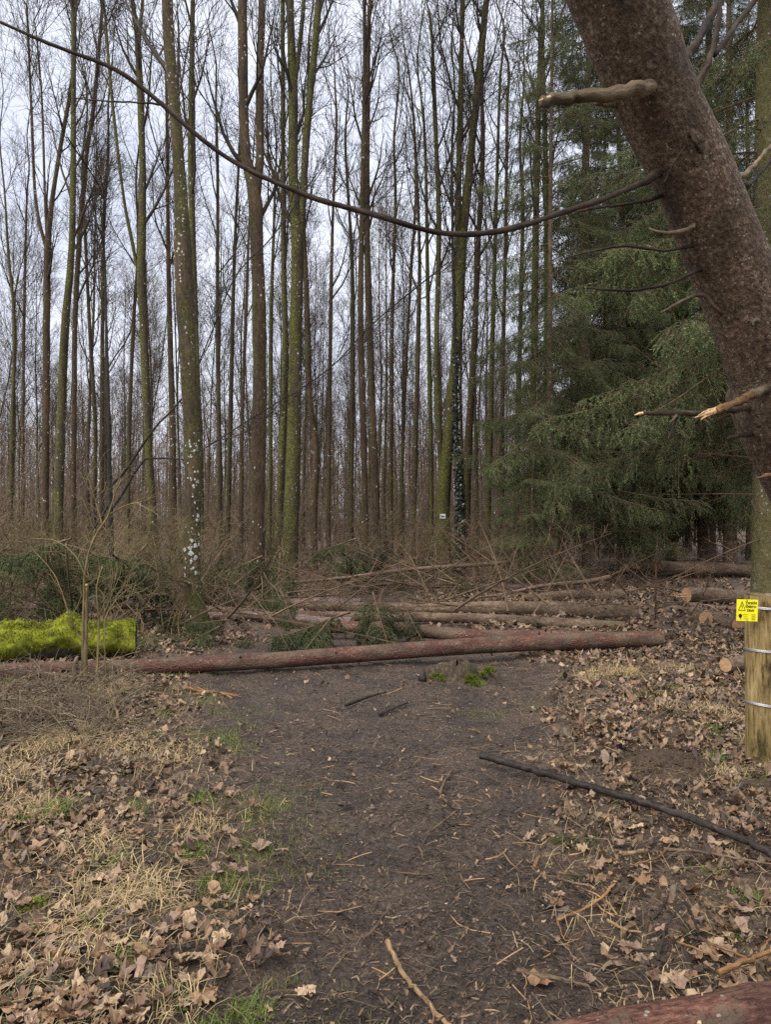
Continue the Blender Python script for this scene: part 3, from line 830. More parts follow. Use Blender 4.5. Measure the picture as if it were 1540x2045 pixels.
# ------------------------------------------------------------------ spruce boughs and spruces
def make_bough(seed, L=3.0, droop=.9, hang=1.0, nsec=26, nter=9, green=(.068, .110, .034), nd=1.0, per3=21):
    global rng
    keep = rng; rng = np.random.default_rng(seed)
    k = np.linspace(0, 1, 9)
    z = -droop * k ** 1.3 * L * .28 + .22 * L * np.clip(k - .6, 0, 1) ** 1.5
    P = np.stack([L * k, rng.normal() * .12 * L * k ** 2, z], -1)[None]
    R = (.022 * (1 - k) + .004)[None]
    wood = tubes(MB(), P, R, 4)
    # second order branchlets in a flat fan, then hanging
    n = nsec
    t = .14 + .86 * (np.arange(n) + rng.random(n)) / n
    i = np.minimum((t * 8).astype(int), 7); w = (t * 8 - i)[:, None]
    p0 = P[0, i] * (1 - w) + P[0, i + 1] * w
    side = np.where(np.arange(n) % 2, 1, -1)
    ang = .75 + .35 * rng.random(n)
    d = np.stack([np.cos(ang), side * np.sin(ang), -.15 - .3 * rng.random(n)], -1)
    LL = (L * (.36 * (1.06 - t) + .05) * (.6 + .8 * rng.random(n)) + .10)[:, None]
    pts = [p0]; K = 6
    for j in range(K - 1):
        d = norm(d); pts.append(pts[-1] + d * LL / (K - 1) * 1.15)
        d = d + np.array([0, 0, -.22 * hang]) + rng.normal(size=d.shape) * .10
    S2 = np.stack(pts, 1); r2 = np.full((n, K), .006) * np.linspace(1, .5, K)
    tubes(wood, S2, r2, 3)
    # third order twigs
    S3, r3 = spawn(S2, r2, nter, .08, 1.0, .75, lambda t: .30 - .14 * t, 4, -.22 * hang, .15, .8, .004, .003, flat=.5)
    tubes(wood, S3, r3, 3)
    # needles: thin pointed blades along all twigs
    mb = MB()
    for (Q, per, ln) in ((S3, per3, .030 * nd), (S2, int(per3 * 1.7), .032 * nd), (P, 34, .034 * nd)):
        N, KK, _ = Q.shape
        t = rng.random((N, per)); f = t * (KK - 1); i = np.minimum(f.astype(int), KK - 2); w = (f - i)[..., None]
        ar = np.arange(N)[:, None]
        c = (Q[ar, i] * (1 - w) + Q[ar, i + 1] * w).reshape(-1, 3); T = norm(Q[ar, i + 1] - Q[ar, i]).reshape(-1, 3)
        m = len(c)
        pr = rng.normal(size=(m, 3)); pr = norm(pr - (pr * T).sum(-1, keepdims=True) * T)
        dd = norm(T * .9 + pr * .85)
        wd = norm(np.cross(dd, rng.normal(size=(m, 3)))) * .0054 * nd
        s = (ln * (.7 + .6 * rng.random(m)))[:, None]
        V = np.stack([c - wd * .6, c + dd * s * .5 + wd, c + dd * s * 1.25, c + dd * s * .5 - wd], 1).reshape(-1, 3)
        g = np.array(green) * (.55 + .9 * rng.random((m, 1))) * np.array([1, 1, 1]) + np.array([.025, .018, 0]) * rng.random((m, 1)) ** 3
        mb.add(V, None, np.arange(4 * m).reshape(m, 4), None, np.repeat(g, 4, 0))
    rng = keep
    return wood, mb

BOUGH = []
for k in range(5):
    wood, nd = make_bough(100 + k, droop=[.7, 1.0, 1.3, .5, .9][k], hang=[1.1, 1.7, 2.1, .8, 1.4][k], nter=11)
    mw = wood.mesh('bough', M['deadwood'], False)
    mn = nd.mesh('needles', M['needles'], False, col=True)
    BOUGH.append((mw, mn))
# one mesh per kind: wood and needles joined with two materials
def join_two(a, b, name):
    import bmesh
    bm = bmesh.new()
    bm.from_mesh(a); n = len(bm.faces)
    bm.from_mesh(b)
    me = bpy.data.meshes.new(name)
    bm.faces.ensure_lookup_table()
    for i in range(n, len(bm.faces)): bm.faces[i].material_index = 1
    bm.to_mesh(me); bm.free()
    me.materials.append(a.materials[0]); me.materials.append(b.materials[0])
    bpy.data.meshes.remove(a); bpy.data.meshes.remove(b)
    return me
BM = [join_two(a, b, 'bough') for a, b in BOUGH]
# bare dead bough for the lower trunks
def dead_bough(seed, L=2.0, nsub=9, up=.0, wob=.2, r=.012):
    global rng
    keep = rng; rng = np.random.default_rng(seed)
    k = np.linspace(0, 1, 7)
    P = np.stack([L * k, rng.normal() * .1 * L * k ** 2, -.12 * L * k ** 1.5 + rng.normal() * .05 * L * k ** 2], -1)[None]
    R = (r * (1 - k) + .003)[None]
    mb = tubes(MB(), P, R, 4)
    a, ra = spawn(P, R, nsub, .2, 1, .9, lambda t: L * .38 * (1.2 - t), 4, up, wob, .6, .006, .0025, flat=.5)
    tubes(mb, a, ra, 3)
    b, rb = spawn(a, ra, 3, .2, 1, .8, L * .10, 3, up, wob, .8, .004, .002, flat=.6)
    tubes(mb, b, rb, 3)
    rng = keep
    return mb.mesh('dead_bough', M['deadwood'], False)
DB = [dead_bough(40 + k) for k in range(3)]

def spruce(label, u, Yt, H, dia, zlow, Lmax, seed, base_v=None, mat='bark_spruce', zdead=.5, az=None, step=.42, per=5, full=False):
    rnd = random.Random(seed)
    x = (u - CU) / F * Yt
    z0 = float(gz(x, Yt))
    root = thing('spruce_tree', label, 'tree', (x, Yt, z0))
    P, R = stem_from([[0, 0, -.1, dia * .62], [0, 0, .25, dia * .52], [rnd.uniform(-.1, .1), rnd.uniform(-.1, .1), H * .4, dia * .36], [rnd.uniform(-.15, .15), 0, H * .8, dia * .14], [0, 0, H, .01]], 26)
    ob('trunk', tubes(MB(), P[None], R[None], 14, rough=.1).mesh('trunk', M[mat], True, tc=True), root)
    z = zdead
    while z < H - .3:
        t = (z - zlow) / (H - zlow)
        dead = z < zlow
        for k in range(per if not dead else 3):
            a = rnd.uniform(0, 6.28)
            p = (np.interp(z, P[:, 2], P[:, 0]), np.interp(z, P[:, 2], P[:, 1]), z + rnd.uniform(-.2, .2))
            if dead:
                s = rnd.uniform(.4, 1.0)
                ob('dead_bough', DB[rnd.randrange(3)], root, p, (rnd.uniform(-.4, .4), rnd.uniform(-.25, .35), a), s)
            else:
                L = Lmax * min(1.0, (1.02 - t) ** .75) * rnd.uniform(.7, 1.15)
                ob('bough', BM[rnd.randrange(5)], root, p, (rnd.uniform(-.2, .2), rnd.uniform(-.25, .22) + (.1 if t < .5 else -.15), a), max(.2, L / 3.0))
        z += step * (1.0 if z < H * .6 else .8)
    return root
spruce('outermost spruce of the dark row with drooping boughs over the mossy trunks', 1175, 18.5, 19, .30, 1.6, 2.5, 1)
spruce('slim spruce behind the outermost spruce of the row', 1240, 21.5, 20, .24, 2.2, 3.2, 2)
spruce('grey-stemmed spruce behind the two stacked cut logs', 1300, 27, 20, .3, 2.6, 2.8, 3)
spruce('spruce with low sweeping boughs above the rusty stake', 1340, 22.5, 20, .30, 1.9, 3.4, 4)
spruce('slim dark spruce half hidden among the mossy trunks', 1100, 17.0, 17, .15, 2.4, 2.1, 12, step=.5)
spruce('small spruce with low bluish boughs by the leaning mossy foot', 1068, 16.4, 5.2, .08, .9, 1.3, 13, zdead=.9, step=.4)
spruce('stout brown-stemmed spruce rising behind the cut logs', 1412, 21.5, 21, .48, 2.7, 2.7, 5)
spruce('spruce standing close beside the stout brown-stemmed spruce', 1458, 20.5, 20, .36, 2.4, 2.6, 6)
spruce('thick greenish spruce trunk standing just behind the fence post', 1543, 9.8, 18, .50, 2.7, 2.6, 7, mat='bark_spruce_green', zdead=.9)
spruce('spruce at the far end of the shaded row', 1215, 31, 20, .3, 2.8, 3.0, 8)
spruce('spruce deep in the shade behind the stout one', 1500, 28, 21, .36, 2.6, 3.0, 9)
spruce('thin spruce between the slim spruce and the one above the rusty stake', 1288, 24.5, 18, .14, 2.2, 2.6, 10)
spruce('spruce in the back row with a pale slender stem', 1375, 34, 21, .3, 2.6, 3.2, 11)

# ------------------------------------------------------------------ leaning spruce with dead limbs
def pxstem(pts, origin):
    """(u, v, depth, width px) -> local x,y,z,r"""
    out = []
    for u, v, d, w in pts:
        out.append([*(at(u, v, d) - origin), w * .5 * d / F])
    return out
b0 = np.array([3.25, 4.35, 0.0]); b0[2] = float(gz(b0[0], b0[1]))
lean = thing('leaning_spruce', 'dead spruce leaning steeply across the path, its bare limbs snapped off', 'tree', b0)
pts = [[0, 0, -.1, .20], [0, 0, .02, .18]] + pxstem([(1590, 905, 3.0, 165), (1542, 740, 2.83, 160), (1446, 500, 2.62, 152), (1362, 300, 2.44, 155), (1303, 180, 2.34, 160), (1238, 0, 2.2, 176)], b0)
e = np.array(pts[-1][:3]); dd = norm(e - np.array(pts[-3][:3]))
for k in (1, 2, 3): pts.append([*(e + dd * k * 1.1), pts[-1][3] * .93])
S = spline(pts, 60)
ob('trunk', tubes(MB(), S[None, :, :3], S[None, :, 3], 28, rough=.07).mesh('trunk', M['bark_lean'], True, tc=True), lean)

def limb(name, pts, mat, parent=None, n=26, S_=9, rough=.3, cap=True):
    s = spline(pxstem(pts, b0), n)
    # knots and bends
    jit = rng.normal(size=(n, 3)) * s[:, 3:4] * min(.22, 1.6 / n * 3)
    s[1:-1, :3] += jit[1:-1]
    return ob(name, tubes(MB(), s[None, :, :3], np.maximum(s[None, :, 3], .0012), S_, rough=rough, cap=cap).mesh(name, M[mat], True, tc=True), lean if parent is None else parent)
M['dead_limb'] = bark('dead_limb', (.015, .010, .007), (.040, .028, .019), (.085, .062, .044), sc=40, stretch=.4)
M['broken_limb'] = bark('broken_limb', (.05, .035, .02), (.13, .10, .062), (.22, .175, .11), sc=40, stretch=.4)
long_limb = limb('long_limb', [(1335, 338, 2.46, 20), (1312, 346, 2.40, 19), (1290, 362, 2.36, 14), (1260, 374, 2.33, 12), (1210, 396, 2.3, 11), (1120, 425, 2.25, 11), (1045, 450, 2.2, 11), (970, 465, 2.15, 11), (915, 467, 2.12, 11), (855, 460, 2.1, 11), (770, 435, 2.05, 11), (690, 413, 2.0, 11), (600, 385, 1.97, 10), (480, 330, 1.93, 10), (400, 275, 1.9, 10), (320, 205, 1.88, 10), (250, 150, 1.86, 9), (190, 120, 1.84, 8), (100, 87, 1.82, 7), (0, 43, 1.8, 6), (-120, -10, 1.78, 4)], 'dead_limb', n=110, S_=8)
limb('dead_twig', [(322, 208, 1.88, 5), (295, 205, 1.87, 4), (260, 203, 1.87, 3.5), (200, 200, 1.86, 3), (140, 194, 1.86, 2)], 'dead_limb', long_limb)
broken1 = limb('broken_limb', [(1330, 169, 2.34, 30), (1308, 172, 2.265, 31), (1288, 175, 2.215, 30), (1262, 179, 2.185, 28), (1240, 182, 2.18, 27), (1205, 186, 2.175, 27), (1150, 192, 2.17, 25), (1110, 197, 2.15, 24), (1082, 200, 2.14, 23)], 'broken_limb', n=30, S_=14, rough=.2)
limb('splinter', [(1112, 190, 2.14, 8), (1095, 195, 2.135, 6), (1077, 200, 2.13, 2)], 'raw_wood', broken1)
limb('broken_limb', [(1260, 214, 2.38, 16), (1240, 210, 2.34, 14), (1215, 206, 2.32, 13), (1192, 203, 2.3, 11)], 'broken_limb')
limb('dead_limb', [(1385, 185, 2.42, 20), (1400, 160, 2.42, 15), (1422, 110, 2.42, 12), (1432, 70, 2.43, 11), (1442, 0, 2.44, 10), (1446, -60, 2.45, 8)], 'dead_limb')
limb('dead_limb', [(1428, 108, 2.42, 11), (1450, 80, 2.45, 10), (1475, 45, 2.5, 10), (1510, 0, 2.55, 10), (1560, -60, 2.6, 8)], 'dead_limb')
limb('dead_limb', [(1370, 120, 2.45, 22), (1390, 90, 2.5, 18), (1415, 45, 2.55, 16), (1435, 0, 2.6, 14), (1450, -40, 2.6, 10)], 'dead_limb')
limb('dead_limb', [(1335, 385, 2.5, 9), (1300, 398, 2.46, 8), (1265, 405, 2.44, 6), (1225, 411, 2.42, 5), (1180, 416, 2.4, 5), (1140, 430, 2.4, 3)], 'dead_limb')
limb('dead_limb', [(1400, 440, 2.5, 12), (1380, 455, 2.46, 9), (1350, 464, 2.42, 8), (1320, 464, 2.4, 6), (1297, 455, 2.4, 3)], 'broken_limb')
limb('dead_limb', [(1395, 485, 2.55, 8), (1365, 495, 2.5, 7), (1320, 500, 2.5, 6), (1250, 491, 2.5, 5), (1190, 500, 2.5, 4), (1130, 515, 2.5, 2)], 'dead_limb')
limb('dead_limb', [(1410, 535, 2.6, 9), (1385, 545, 2.55, 7), (1340, 565, 2.5, 6), (1290, 576, 2.5, 6), (1245, 580, 2.5, 6), (1172, 575, 2.5, 4)], 'dead_limb')
limb('dead_limb', [(1455, 640, 2.7, 12), (1430, 615, 2.62, 9), (1410, 593, 2.6, 8), (1390, 590, 2.58, 7), (1365, 600, 2.56, 6), (1320, 625, 2.55, 3)], 'broken_limb')
limb('dead_limb', [(1405, 310, 2.36, 13), (1396, 295, 2.32, 9), (1390, 285, 2.3, 8), (1380, 262, 2.3, 7), (1370, 235, 2.3, 5)], 'dead_limb')
limb('dead_twig', [(1328, 365, 2.36, 5), (1345, 330, 2.33, 4), (1360, 305, 2.32, 3), (1375, 285, 2.32, 2)], 'dead_limb')
limb('dead_limb', [(1480, 352, 2.6, 12), (1490, 347, 2.6, 11), (1512, 325, 2.65, 9), (1540, 292, 2.7, 8), (1580, 250, 2.75, 6)], 'broken_limb')
limb('dead_limb', [(1492, 372, 2.62, 10), (1505, 362, 2.65, 8), (1540, 322, 2.7, 7), (1580, 285, 2.75, 5)], 'dead_limb')
limb('dead_twig', [(1515, 640, 2.6, 9), (1508, 640, 2.56, 7), (1503, 650, 2.55, 5), (1500, 640, 2.54, 3)], 'broken_limb')
# the snapped limb low on the trunk with bare orange wood
snapped = limb('snapped_limb', [(1600, 750, 2.95, 22), (1560, 764, 2.8, 21), (1530, 776, 2.72, 19), (1500, 790, 2.66, 17)], 'broken_limb', S_=12)
limb('bared_wood', [(1504, 788, 2.665, 16), (1480, 800, 2.62, 15), (1450, 813, 2.58, 14), (1430, 820, 2.56, 13)], 'stick_orange', snapped, S_=12)
for dv, w, u1 in ((0, 9, 1388), (-5, 6, 1395), (4, 6, 1400)):
    limb('splinter', [(1445, 815 + dv * .4, 2.575, w), (1415, 825 + dv, 2.55, w * .9), (u1, 834 + dv, 2.53, 1.5)], 'raw_wood', snapped, rough=.1)
limb('dead_limb', [(1600, 800, 3.0, 16), (1535, 811, 2.85, 13), (1480, 817, 2.76, 11), (1420, 823, 2.7, 11), (1350, 826, 2.62, 10), (1300, 825, 2.58, 8), (1285, 824, 2.57, 8)], 'dead_limb')
limb('splinter', [(1290, 824, 2.575, 7), (1278, 826, 2.57, 5), (1268, 829, 2.565, 1.5)], 'raw_wood')
limb('dead_twig', [(1352, 828, 2.62, 6), (1345, 838, 2.6, 5), (1338, 843, 2.6, 3)], 'broken_limb')
limb('dead_twig', [(1352, 835, 2.62, 5), (1344, 855, 2.62, 4), (1335, 876, 2.62, 2.5)], 'dead_limb')
limb('dead_limb', [(1600, 830, 3.0, 13), (1540, 856, 2.9, 11), (1500, 866, 2.85, 10), (1455, 876, 2.8, 8)], 'dead_limb')
limb('dead_limb', [(1560, 945, 2.9, 10), (1535, 949, 2.85, 8), (1512, 955, 2.82, 3)], 'stick_orange')

# ------------------------------------------------------------------ felled logs
def log(label, p0, p1, r0, r1, mat, name='felled_log', bend=.02, knots=8, seed=0, ends=(True, True), group=None, stubs=True):
    """p0,p1 = world points of the axis"""
    rnd = random.Random(seed)
    p0, p1 = np.array(p0, float), np.array(p1, float)
    root = thing(name, label, 'log', p0, group=group)
    L = np.linalg.norm(p1 - p0); d = (p1 - p0) / L
    side = norm(np.cross(d, [0, 0, 1.0])); upv = np.cross(side, d)
    n = 46
    t = np.linspace(0, 1, n)
    ph = rnd.uniform(0, 6)
    P = (t[:, None] * (p1 - p0) + side * (bend * L * .35 * np.sin(t * 4.2 + ph) - bend * L * .35 * math.sin(ph))[:, None] + upv * (.02 * np.sin(t * 9 + ph))[:, None])
    R = r0 + (r1 - r0) * t
    for _ in range(knots):
        c = rnd.random(); R = R + rnd.uniform(.02, .07) * max(r0, r1) * np.exp(-((t - c) * L / .09) ** 2)
    bk = ob('bark', tubes(MB(), P[None], R[None], 18, rough=.05).mesh('bark', M[mat], True, tc=True), root)
    for k, (i, s) in enumerate(((0, -1), (n - 1, 1))):
        if not ends[k]: continue
        a = np.arange(20) * 2 * np.pi / 20
        rr = R[i] * 1.0
        tx = np.concatenate([[[0, 0, 0]], np.stack([np.cos(a) * .5, np.sin(a) * .5, 0 * a], 1), np.stack([np.cos(a), np.sin(a), 0 * a], 1)]) * rr
        c = P[i] + s * d * .002
        V = c + tx[:, :1] * side + tx[:, 1:2] * upv
        f3 = [(0, 1 + j, 1 + (j + 1) % 20) for j in range(20)]
        f4 = [(1 + j, 21 + j, 21 + (j + 1) % 20, 1 + (j + 1) % 20) for j in range(20)]
        ob('cut_end', MB().add(V, f3, f4, tx).mesh('cut_end', M['cut_wood'], False, tc=True), root)
    if stubs:
        for _ in range(knots):
            i = rnd.randrange(2, n - 2); a = rnd.uniform(0, 6.28)
            o_ = math.cos(a) * side + math.sin(a) * upv
            q0 = P[i] + o_ * R[i] * .85; q1 = P[i] + o_ * (R[i] + rnd.uniform(.015, .05)) + d * .01
            if (q1 + p0)[2] < .01: continue
            rs = rnd.uniform(.006, .013)
            ob('branch_stub', tubes(MB(), np.array([[q0, (q0 + q1) / 2, q1]]), np.array([[rs * 1.4, rs, rs * .8]]), 7, cap=True).mesh('branch_stub', M['stick_dark'], True, tc=True), bk)
    return root
def glog(label, a, b, mat, seed, w=None, zb=0.0, **kw):
    """ends from the ground line in the photograph: (u, v of the underside, diameter in m)"""
    (u0, v0, d0), (u1, v1, d1) = a, b
    q0 = gp(u0, v0, zb); q1 = gp(u1, v1, zb)
    q0[2] = zb + d0 / 2; q1[2] = zb + d1 / 2
    return log(label, q0, q1, d0 / 2, d1 / 2, mat, seed=seed, **kw)

glog('long reddish log lying right across the path, resting on the low stump', (-420, 1378, .135), (1328, 1293, .20), 'log_red', 1, zb=.02, knots=16)
glog('reddish log with grey patches just behind the one across the path', (640, 1262, .16), (1200, 1291, .165), 'log_red', 2, knots=10)
glog('thin brown log lying between the two thicker ones behind the brush', (300, 1222, .13), (1248, 1262, .15), 'log_brown', 3, knots=12)
glog('thickest felled log behind the brush, bark grey-brown', (520, 1217, .16), (1274, 1240, .25), 'log_brown', 4, knots=14)
glog('short brown log beyond the thickest felled log', (1045, 1203, .17), (1243, 1199, .22), 'log_brown', 5, knots=5)
glog('smooth pinkish log half hidden by dead branches', (690, 1168, .15), (1095, 1183, .17), 'log_pink', 6, knots=8)
glog('pinkish log under the felled spruce boughs beside the lichen tree', (60, 1200, .14), (720, 1212, .17), 'log_pink', 7, knots=8)
glog('grey-pink log lying behind the mossy log', (-300, 1222, .13), (320, 1218, .15), 'log_pink', 8, knots=8)
glog('pinkish log running past the foot of the lichen tree', (315, 1232, .12), (705, 1250, .15), 'log_pink', 81, knots=8)
log('thin slanting pole propped on the brush with its bark torn', at(540, 1166, 14.5), at(1035, 1119, 16.0), .022, .045, 'log_brown', name='propped_pole', seed=9, ends=(True, True))
log('thin pole with a pale snapped end lying on the dead branches', at(955, 1192, 13.5), at(1215, 1152, 14.5), .02, .045, 'log_brown', name='propped_pole', seed=10)
# cut logs on the far side of the track
log('brown log of the stacked pair with a pale round cut end', at(1316, 1131, 20.0), at(1540, 1142, 20.3), .145, .165, 'log_brown', name='cut_log', seed=11, knots=9)
log('second log of the stacked pair, its pale cut end peeping out behind', at(1306, 1129, 20.6), at(1500, 1134, 21.3), .14, .15, 'log_brown', name='cut_log', seed=12)
log('short sawn log beyond the stacked pair', at(1268, 1132, 23), at(1330, 1131, 24), .085, .1, 'log_brown', name='cut_log', seed=13)
r2 = log('cut log with long pale splinters standing off its end', at(1371, 1189, 13.6), at(1580, 1194, 14.3), .132, .15, 'log_brown', name='cut_log', seed=14, knots=8)
for k in range(4):
    q0 = np.array([0.02, 0, random.uniform(-.03, .04)]); q1 = np.array([-.17 - .09 * random.random(), random.uniform(-.03, .03), q0[2] + random.uniform(-.01, .02)])
    ob('splinter', tubes(MB(), np.array([[q0, (q0 + q1) / 2, q1]]), np.array([[.012, .010, .002]]), 5).mesh('splinter', M['raw_wood'], False, tc=True), r2)
log('small log lying under the splintered cut log', at(1322, 1222, 12.6), at(1420, 1216, 13.4), .07, .07, 'log_brown', name='cut_log', seed=15)
log('sawn log with a reddish cut face under the yellow sign', at(1410, 1237, 11.3), at(1382, 1220, 13.4), .10, .10, 'log_brown', name='cut_log', seed=16, knots=4)
log('sawn log next to the post with a round cut face below the yellow sign', at(1474, 1247, 10.7), at(1392, 1227, 12.0), .088, .088, 'log_brown', name='cut_log', seed=17, knots=4)
log('dark sawn log lying behind the two round cut faces', at(1360, 1213, 13.6), at(1560, 1225, 12.4), .085, .09, 'log_brown', name='cut_log', seed=18, knots=4)
log('short round log at the foot of the fence post with its cut face showing', at(1449, 1324, 7.75), at(1600, 1312, 8.4), .070, .085, 'log_brown', name='cut_log', seed=19, knots=4)
# near log that runs out of the picture
q0 = np.array([.18, 2.08, .092]); q1 = np.array([3.1, 2.76, .10])
nl = log('wet red-barked log lying by the path end with pale splinters sticking up', q0, q1, .085, .11, 'log_red', name='felled_log', seed=20, knots=9)
for pp in ([gp(1394, 2045, .19), at(1399, 2010, 2.28), at(1392, 1970, 2.27)], [at(1398, 2035, 2.26), at(1400, 2000, 2.26), at(1401, 1978, 2.26)]):
    pp = spline(np.array([x - q0 for x in pp]), 8)
    ob('splinter', tubes(MB(), pp[None], np.linspace(.007, .002, 8)[None], 6).mesh('splinter', M['raw_wood'], True, tc=True), nl)

# ------------------------------------------------------------------ mossy log
c0 = np.array([-5.6, 7.85, .20]); c1 = np.array([(272 - CU) / F * 8.62, 8.62, .20])
ml = thing('mossy_log', 'old rotting log thickly covered in bright yellow-green moss', 'log', c0)
n, S_ = 90, 40
t = np.linspace(0, 1, n); a = np.arange(S_) * 2 * np.pi / S_
Lg = np.linalg.norm(c1 - c0); x = t * Lg
uu = (c0[0] + x * .95) / (7.85 + .77 * t) * F + CU
hump = .075 * np.exp(-((uu - 128) / 22) ** 2) + .02 * np.exp(-((uu - 40) / 40) ** 2) - .018 * np.exp(-((uu - 200) / 30) ** 2)
A, T = np.meshgrid(a, t)
xx = T * Lg
rad = .195 + .03 * (vnoise(xx * 3, 5 + np.cos(A) * 1.2) - .5)
upf = np.clip(np.sin(A) + .28, 0, 1)
d1 = (c1 - c0) / Lg; sd = np.array([-d1[1], d1[0], 0])
def logpts(r, x=xx):
    return d1 * x[..., None] + sd * (r * np.cos(A))[..., None] + np.array([0, 0, 1.0]) * (r * np.sin(A))[..., None]
idx = np.arange(n * S_).reshape(n, S_)
q = np.stack([idx[:-1], np.roll(idx, -1, 1)[:-1], np.roll(idx, -1, 1)[1:], idx[1:]], -1).reshape(-1, 4)
tcv = np.stack([rad * np.cos(A), rad * np.sin(A), xx], -1)
ob('bark', MB().add(logpts(rad), None, q, tcv).mesh('bark', M['rotten'], True, tc=True), ml)
edge = .05 - .75 * vnoise(xx * 4.5, 3 + 0 * A)
th = np.clip((np.sin(A) - edge) * 2.2, -1.2, 1)
mr_ = rad + .048 * th + np.clip(th, 0, 1) * (hump[:, None] * np.clip(np.sin(A), 0, 1) + .05 * (vnoise(xx * 5, A * 2) - .5) + .04 * (vnoise(xx * 14, A * 5) - .5) + .02 * (vnoise(xx * 40, A * 14) - .5))
mm = MB().add(logpts(mr_), None, q)
ob('moss', mm.mesh('moss', M['moss'], True), ml)
# moss tufts that break the outline
mb = MB()
nt = 16000
ta = rng.random(nt); aa = np.pi / 2 + rng.normal(size=nt) * .95
ii = (ta * (n - 1)).astype(int); jj = ((aa % (2 * np.pi)) / (2 * np.pi) * S_).astype(int) % S_
ok = th[ii, jj] > .15
ta, aa, ii, jj = ta[ok], aa[ok], ii[ok], jj[ok]
r_ = mr_[ii, jj]
base = d1 * (ta * Lg)[:, None] + sd * (r_ * np.cos(aa))[:, None] + np.array([0, 0, 1.0]) * (r_ * np.sin(aa))[:, None]
nn = norm(sd * np.cos(aa)[:, None] + np.array([0, 0, 1.0]) * np.sin(aa)[:, None] + rng.normal(size=(len(aa), 3)) * .45)
w_ = norm(np.cross(nn, rng.normal(size=nn.shape))) * .005
hgt = (.012 + .018 * rng.random(len(aa)))[:, None]
cc = np.array([.27, .285, .022]) * (.22 + .95 * rng.random((len(aa), 1)) ** 1.3) * (.45 + .95 * vnoise(ta * Lg * 9, aa * 4))[:, None]
mb.add(np.stack([base - w_, base + w_, base + nn * hgt], 1), np.arange(3 * len(aa)).reshape(-1, 3), None, None, np.repeat(cc, 3, 0))
o = ob('moss_tufts', mb.mesh('moss_tufts', M['grasscol'], False, col=True), ml); o['kind'] = 'stuff'
tx = np.concatenate([[[0, 0, 0]], np.stack([np.cos(a), np.sin(a), 0 * a], 1)]) * .20
ob('end_face', MB().add(d1 * (Lg + .003) + sd * tx[:, :1] + np.array([0, 0, 1.0]) * tx[:, 1:2], [(0, 1 + j, 1 + (j + 1) % S_) for j in range(S_)], None, tx).mesh('end_face', M['rotten'], False, tc=True), ml)

# ------------------------------------------------------------------ fence post, wires, sign
pY = 5.05
px_ = (1528 - CU) / F * pY
pz = float(gz(px_, pY))
post = thing('fence_post', 'round weathered wooden fence post ringed with bright wire', 'post', (px_, pY, pz))
topz = CAMZ - (1187 - HZ) / F * pY - pz
r = .122
k = np.linspace(0, 1, 30)
P = np.stack([.004 * np.sin(k * 5), 0 * k, -.2 + (topz + .2) * k], -1)
R = r * (1.0 + .03 * (1 - k)); 
ob('shaft', tubes(MB(), P[None], R[None], 40, rough=.035).mesh('shaft', M['post_wood'], True, tc=True), post)
a = np.arange(40) * 2 * np.pi / 40
tx = np.concatenate([[[0, 0, 0]], np.stack([np.cos(a), np.sin(a), 0 * a], 1)]) * r * 1.005
V = tx + np.array([0, 0, topz - .003]); V[1:, 2] += .008 * np.sin(a * 2 + 1)
ob('sawn_top', MB().add(V, [(0, 1 + j, 1 + (j + 1) % 40) for j in range(40)], None, tx).mesh('sawn_top', M['broken_limb'], False, tc=True), post)
for v_, tilt in ((1218, .0), (1304, -.03), (1413, -.13)):
    zc = CAMZ - (v_ - HZ) / F * (pY - .12) - pz
    for dz in (0, .006, .011):
        a = np.linspace(0, 2 * np.pi, 49)
        rr = r * 1.04 + .002
        P = np.stack([rr * np.cos(a), rr * np.sin(a), zc + dz + tilt * rr * (np.cos(a) * .6) + .004 * np.sin(2 * a)], -1)
        ob('wire_ring', tubes(MB(), P[None], np.full((1, 49), .0021), 6).mesh('wire_ring', M['wire'], True), post)
# the sign
sy = pY - r - .012
s0, s1 = at(1471.5, 1197, sy), at(1512.5, 1240, sy)
sw, sh = s1[0] - s0[0], s0[2] - s1[2]
sc0 = (s0 + s1) / 2
sign = thing('warning_sign', 'yellow electric fence warning sign nailed to the wooden post', 'sign', sc0, (0, R_(1.5), R_(-4)))
plate = ob('plate', box(MB(), -sw / 2, sw / 2, 0, .003, -sh / 2, sh / 2).mesh('plate', M['yellow'], False), sign)
def txt(body, size, x, z, name='lettering', bold=0.0, sx=1.0):
    cu = bpy.data.curves.new(name, 'FONT'); cu.body = body; cu.size = size; cu.align_x = 'CENTER'; cu.align_y = 'CENTER'; cu.offset = bold; cu.extrude = .0004; cu.resolution_u = 2
    tmp = bpy.data.objects.new('tmp', cu); COL.objects.link(tmp)
    dg = bpy.context.evaluated_depsgraph_get()
    me = bpy.data.meshes.new_from_object(tmp.evaluated_get(dg))
    bpy.data.objects.remove(tmp); bpy.data.curves.remove(cu)
    me.materials.clear(); me.materials.append(M['black'])
    xs = [v_.co.x for v_ in me.vertices]; k_ = sx / (max(xs) - min(xs))
    return ob(name, me, plate, (x, -.0012, z), (R_(90), 0, 0), (k_, 1, 1))
txt('Vorsicht', sw * .21, sw * .18, sh * .355, bold=.0005, sx=sw * .54)
txt('Elektro-', sw * .21, sw * .18, sh * .185, bold=.0005, sx=sw * .52)
txt('zaun', sw * .21, sw * .16, sh * .015, bold=.0005, sx=sw * .34)
X_ = lambda f: (f - .5) * sw
Z_ = lambda f: (.5 - f) * sh
flatprint([[(X_(.09), Z_(.51)), (X_(.25), Z_(.09)), (X_(.41), Z_(.51)), (X_(.09), Z_(.51))]], sw * .022, .001, M['black'], 'warning_triangle', plate, (0, -.0008, 0))
